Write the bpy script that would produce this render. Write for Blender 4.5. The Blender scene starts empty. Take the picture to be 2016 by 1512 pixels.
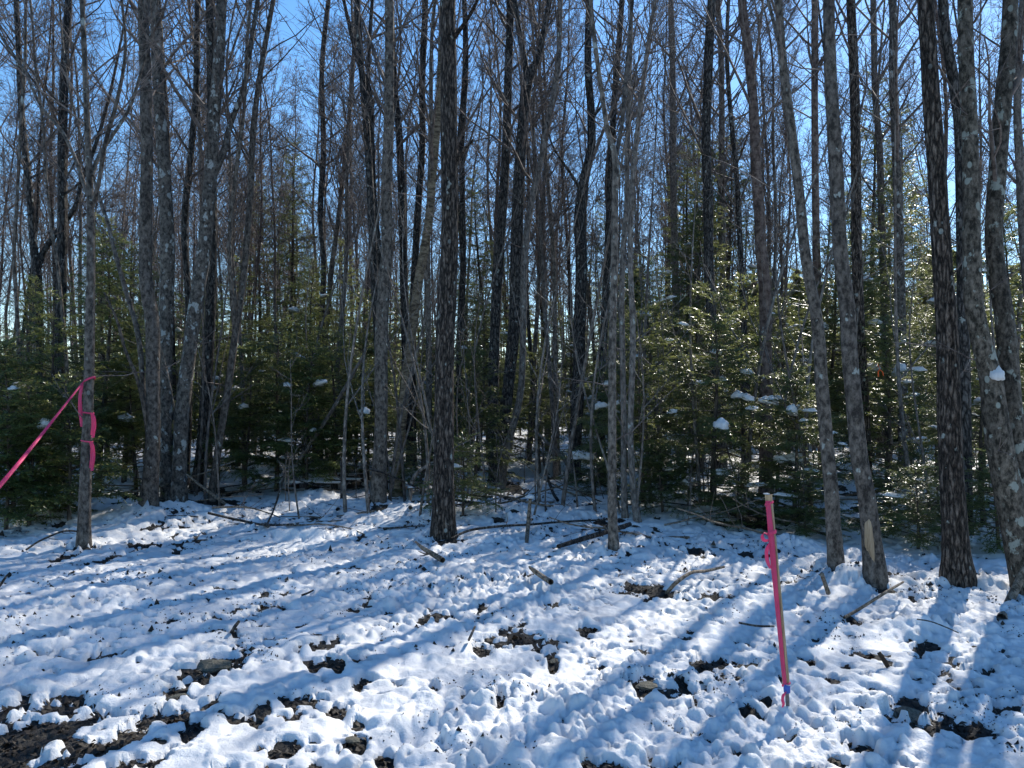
import bpy, math, random
import numpy as np
from mathutils import Vector, Matrix

random.seed(7)
rng = np.random.default_rng(11)
R = math.radians
scene = bpy.context.scene
COL = scene.collection

# ------------------------------------------------------------------ camera, sky, sun
F = 1520.0                      # focal length in photograph pixels (photograph 2016 x 1512)
CAMZ = 1.6
PITCH = math.atan(34 / F)       # horizon sits at row 790
cam_data = bpy.data.cameras.new("camera")
cam = bpy.data.objects.new("camera", cam_data)
COL.objects.link(cam)
cam_data.sensor_width = 36.0
cam_data.lens = 36.0 * F / 2016
cam_data.clip_start = 0.05
cam_data.clip_end = 2000
cam.location = (0, 0, CAMZ)
cam.rotation_euler = (R(90) + PITCH, 0, 0)
scene.camera = cam

SUN_AZ, SUN_EL = R(33), R(39)   # clockwise from +Y (the view direction), height
sun_vec = Vector((math.sin(SUN_AZ) * math.cos(SUN_EL), math.cos(SUN_AZ) * math.cos(SUN_EL), math.sin(SUN_EL)))
world = bpy.data.worlds.new("World")
scene.world = world
world.use_nodes = True
wn = world.node_tree.nodes
wn.clear()
sky = wn.new("ShaderNodeTexSky")
sky.sky_type = 'NISHITA'
sky.sun_disc = False
sky.sun_elevation = SUN_EL
sky.sun_rotation = SUN_AZ
sky.altitude = 300
sky.air_density = 1.0
sky.dust_density = 0.1
sky.ozone_density = 1.6
bg = wn.new("ShaderNodeBackground")
bg.inputs[1].default_value = 0.15
wo = wn.new("ShaderNodeOutputWorld")
hsv = wn.new("ShaderNodeHueSaturation")      # the camera renders this clear winter sky deep and saturated
hsv.inputs['Saturation'].default_value = 1.25
world.node_tree.links.new(sky.outputs[0], hsv.inputs['Color'])
world.node_tree.links.new(hsv.outputs[0], bg.inputs[0])
world.node_tree.links.new(bg.outputs[0], wo.inputs[0])

sun_data = bpy.data.lights.new("sun", 'SUN')
sun_data.energy = 5.0
sun_data.angle = R(0.53)
sun_data.color = (1.0, 0.94, 0.84)
sun = bpy.data.objects.new("sun", sun_data)
COL.objects.link(sun)
sun.location = sun_vec * 50
sun.rotation_euler = (-sun_vec).to_track_quat('-Z', 'Y').to_euler()

vs = scene.view_settings
vs.view_transform = 'Standard'
vs.look = 'None'
vs.exposure = 0.58
vs.gamma = 1.0
vs.use_curve_mapping = False
scene.render.engine = 'CYCLES'
scene.cycles.use_denoising = True
scene.cycles.max_bounces = 5
scene.cycles.diffuse_bounces = 2
scene.cycles.use_adaptive_sampling = True
scene.cycles.adaptive_threshold = 0.02
scene.cycles.glossy_bounces = 2
scene.cycles.transmission_bounces = 4
scene.cycles.transparent_max_bounces = 4
scene.cycles.caustics_reflective = False
scene.cycles.caustics_refractive = False
scene.cycles.sample_clamp_indirect = 6.0


# ------------------------------------------------------------------ noise in numpy
def _hash(ix, iy, iz, seed):
    h = (ix.astype(np.int64) * 374761393 + iy.astype(np.int64) * 668265263 + iz.astype(np.int64) * 2147483647 + seed * 974634777) & 0xFFFFFFFF
    h = ((h ^ (h >> 13)) * 1274126177) & 0xFFFFFFFF
    h = ((h ^ (h >> 16)) * 2246822519) & 0xFFFFFFFF
    h = h ^ (h >> 15)
    return h.astype(np.float64) / 4294967295.0


def vnoise2(x, y, seed=0):
    ix, iy = np.floor(x), np.floor(y)
    fx, fy = x - ix, y - iy
    ux, uy = fx * fx * fx * (fx * (fx * 6 - 15) + 10), fy * fy * fy * (fy * (fy * 6 - 15) + 10)
    z = np.zeros_like(ix)
    a, b = _hash(ix, iy, z, seed), _hash(ix + 1, iy, z, seed)
    c, d = _hash(ix, iy + 1, z, seed), _hash(ix + 1, iy + 1, z, seed)
    return (a + (b - a) * ux) * (1 - uy) + (c + (d - c) * ux) * uy - 0.5


def fbm2(x, y, seed=0, oct=4, gain=0.5):
    s, a, f = 0, 1.0, 1.0
    for i in range(oct):
        s = s + a * vnoise2(x * f + 17.3 * i, y * f - 9.1 * i, seed + i)
        a *= gain
        f *= 2.03
    return s


def vnoise3(x, y, z, seed=0):
    ix, iy, iz = np.floor(x), np.floor(y), np.floor(z)
    fx, fy, fz = x - ix, y - iy, z - iz
    ux, uy, uz = (f * f * (3 - 2 * f) for f in (fx, fy, fz))
    r = 0
    for dz in (0, 1):
        a, b = _hash(ix, iy, iz + dz, seed), _hash(ix + 1, iy, iz + dz, seed)
        c, d = _hash(ix, iy + 1, iz + dz, seed), _hash(ix + 1, iy + 1, iz + dz, seed)
        v = (a + (b - a) * ux) * (1 - uy) + (c + (d - c) * ux) * uy
        r = r + v * (uz if dz else 1 - uz)
    return r - 0.5


def domes(x, y, cell, seed, prob=0.75, power=1.0):
    """rounded lumps: one dome in each cell of a jittered grid, the highest counts"""
    gx, gy = np.floor(x / cell), np.floor(y / cell)
    best = np.zeros_like(x)
    z = np.zeros_like(gx)
    for dx in (-1, 0, 1):
        for dy in (-1, 0, 1):
            cx, cy = gx + dx, gy + dy
            px = (cx + 0.15 + 0.7 * _hash(cx, cy, z, seed)) * cell
            py = (cy + 0.15 + 0.7 * _hash(cx, cy, z + 1, seed)) * cell
            rr = cell * (0.35 + 0.55 * _hash(cx, cy, z + 2, seed))
            on = _hash(cx, cy, z + 3, seed) < prob
            amp = 0.35 + 0.65 * _hash(cx, cy, z + 4, seed)
            st = 0.75 + 0.6 * _hash(cx, cy, z + 5, seed)
            q = (((x - px) * st) ** 2 + ((y - py) / st) ** 2) / (rr * rr)
            b = np.where(on & (q < 1), amp * np.clip(1 - q, 0, 1) ** power, 0)
            best = np.maximum(best, b)
    return best


def sstep(a, b, x):
    t = np.clip((x - a) / (b - a), 0, 1)
    return t * t * (3 - 2 * t)


# ------------------------------------------------------------------ pixels to places
def ray(px, py):
    u, v = (px - 1008) / F, (756 - py) / F
    c, s = math.cos(PITCH), math.sin(PITCH)
    return np.array([u, c - v * s, s + v * c])


def at_depth(px, py, d):
    r = ray(px, py)
    return np.array([0, 0, CAMZ]) + r * (d / r[1])


def base_h(x, y):
    x, y = np.asarray(x, float), np.asarray(y, float)
    h = 0.10 * fbm2(x * 0.35, y * 0.35, 5, 3)
    h = h - 0.55 * sstep(0.6, 2.8, (4.6 - y) * 0.75 - x * 0.8 - 1.9)     # bank falling away at the near left
    h = h + 0.10 * sstep(7.5, 10.5, y + 0.12 * x)                         # the wood floor is a little higher
    h = h + 0.16 * fbm2(x * 0.9 + 4, y * 0.9, 9, 2) * sstep(8, 11, y)
    return h


def on_ground(px, py):
    r = ray(px, py)
    if r[2] > -0.01:
        return at_depth(px, py, 40)
    t = CAMZ / -r[2]
    for _ in range(12):
        p = np.array([0, 0, CAMZ]) + r * t
        t = (CAMZ - float(base_h(p[0], p[1])) - 0.07) / -r[2]
    p = np.array([0, 0, CAMZ]) + r * t
    return np.array([p[0], p[1], float(base_h(p[0], p[1])) + 0.07])


# ------------------------------------------------------------------ mesh helpers
def to_mesh(name, V, Q=None, T=None, smooth=True):
    me = bpy.data.meshes.new(name)
    V = np.asarray(V, np.float32)
    Q = np.zeros((0, 4), np.int32) if Q is None else np.asarray(Q, np.int32)
    T = np.zeros((0, 3), np.int32) if T is None else np.asarray(T, np.int32)
    me.vertices.add(len(V))
    me.vertices.foreach_set('co', V.ravel())
    loops = np.concatenate([Q.ravel(), T.ravel()]).astype(np.int32)
    me.loops.add(len(loops))
    me.loops.foreach_set('vertex_index', loops)
    n = len(Q) + len(T)
    me.polygons.add(n)
    st = np.concatenate([np.arange(len(Q)) * 4, len(Q) * 4 + np.arange(len(T)) * 3]).astype(np.int32)
    me.polygons.foreach_set('loop_start', st)
    me.polygons.foreach_set('use_smooth', np.full(n, smooth, dtype=bool))
    me.update(calc_edges=True)
    return me


class MB:
    def __init__(s):
        s.V, s.Q, s.T, s.n = [], [], [], 0

    def add(s, V, Q=None, T=None):
        s.V.append(np.asarray(V, float))
        if Q is not None and len(Q):
            s.Q.append(np.asarray(Q) + s.n)
        if T is not None and len(T):
            s.T.append(np.asarray(T) + s.n)
        s.n += len(V)
        return s

    def mesh(s, name, smooth=True):
        return to_mesh(name, np.concatenate(s.V), np.concatenate(s.Q) if s.Q else None, np.concatenate(s.T) if s.T else None, smooth)


def tubes(P, Rad, sides, phase=0.0):
    """P (m,n,3), Rad (m,n): m open tapered tubes, closed with a fan point at the tip"""
    P = np.asarray(P, float)
    if P.ndim == 2:
        P = P[None]
        Rad = np.asarray(Rad, float)[None]
    m, n, _ = P.shape
    T = np.gradient(P, axis=1)
    T /= np.linalg.norm(T, axis=2, keepdims=True) + 1e-9
    mean = P[:, -1] - P[:, 0]
    mean /= np.linalg.norm(mean, axis=1, keepdims=True) + 1e-9
    ref = np.zeros((m, 3))
    ref[np.arange(m), np.argmin(np.abs(mean), axis=1)] = 1
    U = np.cross(T, ref[:, None, :])
    U /= np.linalg.norm(U, axis=2, keepdims=True) + 1e-9
    W = np.cross(T, U)
    a = np.arange(sides) * 2 * math.pi / sides + phase
    ring = P[:, :, None, :] + Rad[:, :, None, None] * (np.cos(a)[None, None, :, None] * U[:, :, None, :] + np.sin(a)[None, None, :, None] * W[:, :, None, :])
    V = ring.reshape(-1, 3)
    i = np.arange(m)[:, None, None] * n * sides + np.arange(n - 1)[None, :, None] * sides + np.arange(sides)[None, None, :]
    j = np.arange(m)[:, None, None] * n * sides + np.arange(n - 1)[None, :, None] * sides + ((np.arange(sides) + 1) % sides)[None, None, :]
    Q = np.stack([i, j, j + sides, i + sides], -1).reshape(-1, 4)
    V2 = P[:, -1] + T[:, -1] * Rad[:, -1:] * 0.6
    base = (np.arange(m) * n * sides + (n - 1) * sides)[:, None]
    k = np.arange(sides)[None, :]
    tip = (m * n * sides + np.arange(m))[:, None] + 0 * k
    Tt = np.stack([base + k, base + (k + 1) % sides, tip], -1).reshape(-1, 3)
    return np.concatenate([V, V2]), Q, Tt


def obj(name, me, mat=None, parent=None, loc=None, rot=None, scale=None):
    o = bpy.data.objects.new(name, me)
    COL.objects.link(o)
    if mat is not None and me is not None and not me.materials:
        me.materials.append(mat)
    if parent is not None:
        o.parent = parent
    if loc is not None:
        o.location = loc
    if rot is not None:
        o.rotation_euler = rot
    if scale is not None:
        o.scale = scale if hasattr(scale, '__len__') else (scale,) * 3
    return o


def tag(o, label=None, cat=None, group=None, kind=None):
    if label:
        o['label'] = label
    if cat:
        o['category'] = cat
    if group:
        o['group'] = group
    if kind:
        o['kind'] = kind
    return o


def copy_tree(o, parent=None):
    c = o.copy()
    COL.objects.link(c)
    c.parent = parent
    for ch in o.children:
        copy_tree(ch, c)
    return c


# ------------------------------------------------------------------ materials
def new_mat(name):
    m = bpy.data.materials.new(name)
    m.use_nodes = True
    nt = m.node_tree
    nt.nodes.clear()
    out = nt.nodes.new("ShaderNodeOutputMaterial")
    b = nt.nodes.new("ShaderNodeBsdfPrincipled")
    nt.links.new(b.outputs[0], out.inputs[0])
    return m, nt, b, out


def N(nt, typ, **kw):
    n = nt.nodes.new(typ)
    for k, v in kw.items():
        if k.startswith('i_'):
            n.inputs[k[2:].replace('_', ' ')].default_value = v
        else:
            setattr(n, k, v)
    return n


def ramp(nt, stops):
    r = nt.nodes.new("ShaderNodeValToRGB")
    el = r.color_ramp.elements
    while len(el) < len(stops):
        el.new(0.5)
    for e, (p, c) in zip(el, stops):
        e.position = p
        e.color = (*c, 1) if len(c) == 3 else c
    return r


def mapped(nt, scale, coord='Object'):
    tc = nt.nodes.new("ShaderNodeTexCoord")
    mp = nt.nodes.new("ShaderNodeMapping")
    mp.inputs['Scale'].default_value = scale
    nt.links.new(tc.outputs[coord], mp.inputs[0])
    return mp


def bark_mat(name, dark, mid, light, lichen=0.0, furrow=(16, 16, 2.2), bump=0.5, rings=0.0, lichen_col=(0.42, 0.46, 0.43), plates=None, dist=0.0):
    m, nt, b, out = new_mat(name)
    L = nt.links.new
    mp = mapped(nt, furrow)
    n1 = N(nt, "ShaderNodeTexNoise", i_Scale=1.6, i_Detail=8.0, i_Roughness=0.68, i_Distortion=dist)
    L(mp.outputs[0], n1.inputs['Vector'])
    r1 = ramp(nt, [(0.40, dark), (0.50, mid), (0.64, light)])
    L(n1.outputs[0], r1.inputs[0])
    col = r1.outputs[0]
    hgt = n1.outputs[0]
    if plates:
        mv = mapped(nt, plates)
        wob = N(nt, "ShaderNodeTexNoise", i_Scale=1.2, i_Detail=3.0)
        L(mv.outputs[0], wob.inputs['Vector'])
        vm = N(nt, "ShaderNodeVectorMath", operation='MULTIPLY_ADD')
        vm.inputs[1].default_value = (1.3, 1.3, 1.3)
        L(wob.outputs['Color'], vm.inputs[0])
        L(mv.outputs[0], vm.inputs[2])
        vo = N(nt, "ShaderNodeTexVoronoi", feature='DISTANCE_TO_EDGE', i_Scale=1.0)
        L(vm.outputs[0], vo.inputs['Vector'])
        rp = ramp(nt, [(0.02, (0.20, 0.20, 0.20)), (0.10, (0.65, 0.65, 0.65)), (0.22, (1.15, 1.15, 1.15))])
        L(vo.outputs['Distance'], rp.inputs[0])
        mp_ = N(nt, "ShaderNodeMix", data_type='RGBA', blend_type='MULTIPLY')
        mp_.inputs[0].default_value = 1
        L(col, mp_.inputs[6])
        L(rp.outputs[0], mp_.inputs[7])
        col = mp_.outputs[2]
        hm = N(nt, "ShaderNodeMath", operation='MULTIPLY_ADD')
        hm.inputs[1].default_value = 0.9
        L(rp.outputs[0], hm.inputs[0])
        L(n1.outputs[0], hm.inputs[2])
        hgt = hm.outputs[0]
    mpb = mapped(nt, (2.2, 2.2, 1.1))
    n2 = N(nt, "ShaderNodeTexNoise", i_Scale=1.5, i_Detail=3.0)
    L(mpb.outputs[0], n2.inputs['Vector'])
    oi = nt.nodes.new("ShaderNodeObjectInfo")
    add = N(nt, "ShaderNodeMath", operation='MULTIPLY_ADD')
    L(oi.outputs['Random'], add.inputs[0])
    add.inputs[1].default_value = 0.45
    L(n2.outputs[0], add.inputs[2])
    r2 = ramp(nt, [(0.35, (0.62, 0.60, 0.60)), (0.95, (1.25, 1.22, 1.18))])
    L(add.outputs[0], r2.inputs[0])
    mul = N(nt, "ShaderNodeMix", data_type='RGBA', blend_type='MULTIPLY')
    mul.inputs[0].default_value = 1
    L(col, mul.inputs[6])
    L(r2.outputs[0], mul.inputs[7])
    col = mul.outputs[2]
    if rings:
        mr = mapped(nt, (1.2, 1.2, 30))
        n5 = N(nt, "ShaderNodeTexNoise", i_Scale=1.0, i_Detail=3.0)
        L(mr.outputs[0], n5.inputs['Vector'])
        r5 = ramp(nt, [(0.60, (0, 0, 0)), (0.68, (1, 1, 1))])
        L(n5.outputs[0], r5.inputs[0])
        mm = N(nt, "ShaderNodeMix", data_type='RGBA')
        mu = N(nt, "ShaderNodeMath", operation='MULTIPLY')
        mu.inputs[1].default_value = rings
        L(r5.outputs[0], mu.inputs[0])
        L(mu.outputs[0], mm.inputs[0])
        L(col, mm.inputs[6])
        mm.inputs[7].default_value = (*dark, 1)
        col = mm.outputs[2]
    if lichen:
        ml = mapped(nt, (9, 9, 6.5))
        vo = N(nt, "ShaderNodeTexNoise", i_Scale=1.0, i_Detail=4.5, i_Roughness=0.6)
        L(ml.outputs[0], vo.inputs['Vector'])
        r3 = ramp(nt, [(0.66 - 0.10 * lichen, (0, 0, 0)), (0.70 - 0.10 * lichen, (1, 1, 1))])
        L(vo.outputs[0], r3.inputs[0])
        # round pale spots
        mv = mapped(nt, (7, 7, 5))
        vr = N(nt, "ShaderNodeTexVoronoi", i_Scale=1.0, i_Randomness=1.0)
        L(mv.outputs[0], vr.inputs['Vector'])
        r4 = ramp(nt, [(0.10 + 0.08 * lichen, (1, 1, 1)), (0.13 + 0.08 * lichen, (0, 0, 0))])
        L(vr.outputs['Distance'], r4.inputs[0])
        mk = mapped(nt, (2.4, 2.4, 1.3))
        nk = N(nt, "ShaderNodeTexNoise", i_Scale=1.0, i_Detail=2.0)
        L(mk.outputs[0], nk.inputs['Vector'])
        rk = ramp(nt, [(0.50 - 0.10 * lichen, (0, 0, 0)), (0.60 - 0.10 * lichen, (1, 1, 1))])
        L(nk.outputs[0], rk.inputs[0])
        mq = N(nt, "ShaderNodeMath", operation='MULTIPLY')
        L(r4.outputs[0], mq.inputs[0])
        L(rk.outputs[0], mq.inputs[1])
        mx = N(nt, "ShaderNodeMath", operation='MAXIMUM')
        L(r3.outputs[0], mx.inputs[0])
        L(mq.outputs[0], mx.inputs[1])
        mu2 = N(nt, "ShaderNodeMath", operation='MULTIPLY')
        mu2.inputs[1].default_value = 0.75
        L(mx.outputs[0], mu2.inputs[0])
        mm = N(nt, "ShaderNodeMix", data_type='RGBA')
        L(mu2.outputs[0], mm.inputs[0])
        L(col, mm.inputs[6])
        mm.inputs[7].default_value = (*lichen_col, 1)
        col = mm.outputs[2]
    L(col, b.inputs['Base Color'])
    b.inputs['Roughness'].default_value = 0.82
    b.inputs['Specular IOR Level'].default_value = 0.25
    bp = N(nt, "ShaderNodeBump", i_Strength=bump, i_Distance=0.02)
    L(hgt, bp.inputs['Height'])
    L(bp.outputs[0], b.inputs['Normal'])
    return m


M = {}
M['grey'] = bark_mat('bark_grey', (0.038, 0.033, 0.029), (0.118, 0.102, 0.088), (0.220, 0.191, 0.166), lichen=0.10, furrow=(15, 15, 9.0), bump=0.6)
M['spotted'] = bark_mat('bark_spotted', (0.035, 0.032, 0.029), (0.105, 0.094, 0.084), (0.190, 0.171, 0.151), lichen=0.8, furrow=(15, 15, 10.0), bump=0.6, lichen_col=(0.46, 0.49, 0.48))
M['furrowed'] = bark_mat('bark_furrowed', (0.025, 0.019, 0.016), (0.105, 0.084, 0.071), (0.209, 0.173, 0.146), lichen=0.12, furrow=(26, 26, 9), bump=1.0, plates=(26, 26, 5.0))
M['dark'] = bark_mat('bark_dark', (0.030, 0.028, 0.027), (0.075, 0.070, 0.067), (0.135, 0.126, 0.118), lichen=0.05, furrow=(18, 18, 9.0), bump=0.7, plates=(22, 22, 6.0))
M['red'] = bark_mat('bark_reddish', (0.06, 0.042, 0.036), (0.15, 0.11, 0.095), (0.24, 0.19, 0.165), lichen=0.05, furrow=(9, 9, 6.0), bump=0.4, rings=0.7)
M['birch'] = bark_mat('bark_yellow_birch', (0.05, 0.038, 0.026), (0.15, 0.118, 0.082), (0.25, 0.21, 0.15), lichen=0.0, furrow=(6, 6, 16), bump=0.6, rings=0.6)
M['mossy'] = bark_mat('bark_mossy', (0.021, 0.019, 0.014), (0.092, 0.080, 0.064), (0.199, 0.173, 0.142), lichen=0.75, furrow=(18, 18, 10.0), bump=0.9, lichen_col=(0.33, 0.36, 0.32))
M['slim'] = bark_mat('bark_slim', (0.060, 0.052, 0.047), (0.145, 0.128, 0.115), (0.25, 0.225, 0.205), lichen=0.12, furrow=(18, 18, 8.0), bump=0.4)
M['twig'] = bark_mat('bark_twig', (0.07, 0.056, 0.052), (0.15, 0.125, 0.115), (0.22, 0.19, 0.175), furrow=(8, 8, 8), bump=0.0)
M['dead'] = bark_mat('wood_dead', (0.05, 0.04, 0.03), (0.16, 0.13, 0.10), (0.30, 0.25, 0.20), furrow=(20, 20, 20), bump=0.5)
M['firbark'] = bark_mat('bark_fir', (0.03, 0.025, 0.022), (0.08, 0.068, 0.058), (0.15, 0.13, 0.11), furrow=(18, 18, 5), bump=0.4)
M['scar'] = bark_mat('wood_scar', (0.17, 0.12, 0.075), (0.34, 0.25, 0.16), (0.46, 0.36, 0.25), furrow=(26, 26, 1.6), bump=0.4)


def mat_snow():
    m, nt, b, out = new_mat('snow')
    L = nt.links.new
    mp = mapped(nt, (1, 1, 1))
    n1 = N(nt, "ShaderNodeTexNoise", i_Scale=85.0, i_Detail=4.0, i_Roughness=0.7)
    L(mp.outputs[0], n1.inputs['Vector'])
    n2 = N(nt, "ShaderNodeTexNoise", i_Scale=2.5, i_Detail=4.0)
    L(mp.outputs[0], n2.inputs['Vector'])
    r = ramp(nt, [(0.3, (0.64, 0.65, 0.66)), (0.7, (0.77, 0.775, 0.78))])
    L(n2.outputs[0], r.inputs[0])
    L(r.outputs[0], b.inputs['Base Color'])
    b.inputs['Roughness'].default_value = 0.55
    b.inputs['Specular IOR Level'].default_value = 0.35
    bp = N(nt, "ShaderNodeBump", i_Strength=0.8, i_Distance=0.008)
    L(n1.outputs[0], bp.inputs['Height'])
    L(bp.outputs[0], b.inputs['Normal'])
    return m


M['snow'] = mat_snow()


def mat_soil():
    m, nt, b, out = new_mat('soil')
    L = nt.links.new
    mp = mapped(nt, (1, 1, 1))
    n1 = N(nt, "ShaderNodeTexNoise", i_Scale=28.0, i_Detail=6.0, i_Roughness=0.7)
    L(mp.outputs[0], n1.inputs['Vector'])
    n2 = N(nt, "ShaderNodeTexNoise", i_Scale=4.0, i_Detail=3.0)
    L(mp.outputs[0], n2.inputs['Vector'])
    mx = N(nt, "ShaderNodeMath", operation='MULTIPLY_ADD')
    mx.inputs[1].default_value = 0.7
    L(n2.outputs[0], mx.inputs[0])
    L(n1.outputs[0], mx.inputs[2])
    r = ramp(nt, [(0.68, (0.005, 0.0045, 0.004)), (0.92, (0.014, 0.012, 0.010)), (1.14, (0.065, 0.053, 0.036))])
    L(mx.outputs[0], r.inputs[0])
    L(r.outputs[0], b.inputs['Base Color'])
    b.inputs['Roughness'].default_value = 0.8
    bp = N(nt, "ShaderNodeBump", i_Strength=1.0, i_Distance=0.03)
    L(n1.outputs[0], bp.inputs['Height'])
    L(bp.outputs[0], b.inputs['Normal'])
    return m


M['soil'] = mat_soil()


def mat_plain(name, col, rough=0.6, noise=0.25, scale=20.0, bump=0.0, transl=0.0, tcol=None, spec=0.4):
    m, nt, b, out = new_mat(name)
    L = nt.links.new
    mp = mapped(nt, (1, 1, 1))
    n1 = N(nt, "ShaderNodeTexNoise", i_Scale=scale, i_Detail=4.0)
    L(mp.outputs[0], n1.inputs['Vector'])
    lo = tuple(c * (1 - noise) for c in col)
    hi = tuple(min(1, c * (1 + noise)) for c in col)
    r = ramp(nt, [(0.3, lo), (0.7, hi)])
    L(n1.outputs[0], r.inputs[0])
    L(r.outputs[0], b.inputs['Base Color'])
    b.inputs['Roughness'].default_value = rough
    b.inputs['Specular IOR Level'].default_value = spec
    if bump:
        bp = N(nt, "ShaderNodeBump", i_Strength=bump, i_Distance=0.02)
        L(n1.outputs[0], bp.inputs['Height'])
        L(bp.outputs[0], b.inputs['Normal'])
    if transl:
        t = nt.nodes.new("ShaderNodeBsdfTranslucent")
        t.inputs[0].default_value = (*(tcol or col), 1)
        ms = nt.nodes.new("ShaderNodeMixShader")
        ms.inputs[0].default_value = transl
        L(b.outputs[0], ms.inputs[1])
        L(t.outputs[0], ms.inputs[2])
        L(ms.outputs[0], out.inputs[0])
    return m


def mat_needles(name, col, tcol):
    m, nt, b, out = new_mat(name)
    L = nt.links.new
    mp = mapped(nt, (1, 1, 1))
    n1 = N(nt, "ShaderNodeTexNoise", i_Scale=2.6, i_Detail=3.0)
    L(mp.outputs[0], n1.inputs['Vector'])
    oi = nt.nodes.new("ShaderNodeObjectInfo")
    add = N(nt, "ShaderNodeMath", operation='MULTIPLY_ADD')
    add.inputs[1].default_value = 0.3
    L(oi.outputs['Random'], add.inputs[0])
    L(n1.outputs[0], add.inputs[2])
    r = ramp(nt, [(0.4, tuple(c * 0.7 for c in col)), (0.65, col), (0.95, (col[0] * 1.5, col[1] * 1.35, col[2] * 1.1))])
    L(add.outputs[0], r.inputs[0])
    L(r.outputs[0], b.inputs['Base Color'])
    b.inputs['Roughness'].default_value = 0.32
    b.inputs['Specular IOR Level'].default_value = 0.6
    t = nt.nodes.new("ShaderNodeBsdfTranslucent")
    t.inputs[0].default_value = (*tcol, 1)
    ms = nt.nodes.new("ShaderNodeMixShader")
    ms.inputs[0].default_value = 0.42
    L(b.outputs[0], ms.inputs[1])
    L(t.outputs[0], ms.inputs[2])
    L(ms.outputs[0], out.inputs[0])
    return m


M['needles'] = mat_needles('fir_needles', (0.048, 0.080, 0.030), (0.31, 0.34, 0.115))
M['pink'] = mat_plain('ribbon_pink', (0.97, 0.12, 0.29), 0.5, 0.08, 14, bump=0.5, transl=0.5, tcol=(1.0, 0.16, 0.34))
M['orange'] = mat_plain('ribbon_orange', (0.85, 0.16, 0.02), 0.45, 0.08, 30, transl=0.35)
M['lath'] = bark_mat('wood_lath', (0.20, 0.135, 0.075), (0.32, 0.225, 0.135), (0.42, 0.31, 0.20), furrow=(60, 60, 2), bump=0.15)
M['blue'] = mat_plain('plastic_blue', (0.03, 0.10, 0.42), 0.4, 0.1)
M['steel'] = mat_plain('rod_grey', (0.13, 0.12, 0.12), 0.5, 0.3, 60)
M['rock'] = mat_plain('rock', (0.10, 0.095, 0.072), 0.75, 0.55, 9, bump=0.6)
M['leaf'] = mat_plain('leaf_litter', (0.024, 0.017, 0.012), 0.7, 0.85, 3, transl=0.12, tcol=(0.06, 0.035, 0.016))

# ------------------------------------------------------------------ ground and snow
# bare patches seen in the photograph: column, row, half width, half height in pixels
BARE = [(415, 1298, 52, 34), (348, 1352, 30, 15), (628, 1256, 38, 10), (655, 1300, 30, 11), (705, 1288, 26, 10), (710, 1330, 28, 8),
        (20, 1455, 95, 55), (100, 1378, 62, 20), (140, 1480, 70, 32), (275, 1412, 26, 30), (338, 1396, 40, 14), (10, 1385, 40, 26),
        (150, 1402, 40, 16), (380, 1424, 24, 14), (515, 1385, 20, 12), (596, 1366, 40, 9), (220, 1500, 30, 20), (305, 1482, 26, 12),
        (372, 1460, 22, 10), (562, 1458, 26, 16), (545, 1502, 26, 12), (440, 1508, 26, 16), (250, 1440, 24, 14),
        (1035, 1250, 62, 13), (1090, 1286, 14, 12), (950, 1268, 22, 9), (1268, 1328, 34, 26), (1306, 1347, 42, 12), (985, 1372, 20, 18),
        (850, 1336, 16, 8), (938, 1362, 34, 5), (690, 1448, 26, 18), (756, 1486, 20, 14), (704, 1412, 14, 10), (1000, 1508, 20, 20),
        (1205, 1494, 26, 11), (1158, 1492, 18, 10), (868, 1206, 38, 8), (1082, 1182, 22, 6), (1152, 1230, 22, 8), (1240, 1268, 60, 6),
        (1285, 1150, 64, 14), (1425, 1292, 66, 12), (1380, 1302, 22, 8), (1350, 1344, 14, 22), (1788, 1380, 74, 28), (1920, 1424, 52, 15),
        (1695, 1456, 32, 14), (1476, 1396, 20, 14), (1500, 1370, 20, 8), (1452, 1470, 16, 8), (1585, 1500, 42, 10), (1655, 1482, 14, 12),
        (1640, 1326, 20, 8), (1420, 1170, 42, 7), (1680, 1210, 16, 9), (1820, 1256, 26, 9), (1590, 1290, 18, 8), (360, 1062, 24, 8),
        (290, 1068, 22, 8), (130, 1090, 14, 7), (225, 1088, 12, 10), (180, 1100, 24, 5), (76, 1012, 16, 8), (115, 1028, 12, 7), (985, 1020, 16, 8),
        (305, 1028, 10, 9), (1000, 965, 16, 6), (1710, 1130, 10, 10), (1762, 1125, 12, 12), (1900, 1130, 40, 8), (1470, 1085, 26, 14),
        (1370, 1080, 20, 10), (1760, 1212, 16, 6), (640, 935, 30, 6), (700, 950, 26, 5),
        (873, 1058, 32, 6), (168, 1081, 16, 5), (1208, 1086, 13, 5), (1646, 1121, 18, 5), (1724, 1152, 26, 6), (1888, 1153, 40, 7), (294, 1013, 24, 5), (350, 1013, 24, 5), (745, 997, 20, 5)]
patches = []
for (px, py, rx, ry) in BARE:
    c = on_ground(px, py)
    e = on_ground(px, py + ry)
    patches.append((c[0], c[1], rx / F * c[1], abs(c[1] - e[1])))
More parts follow.
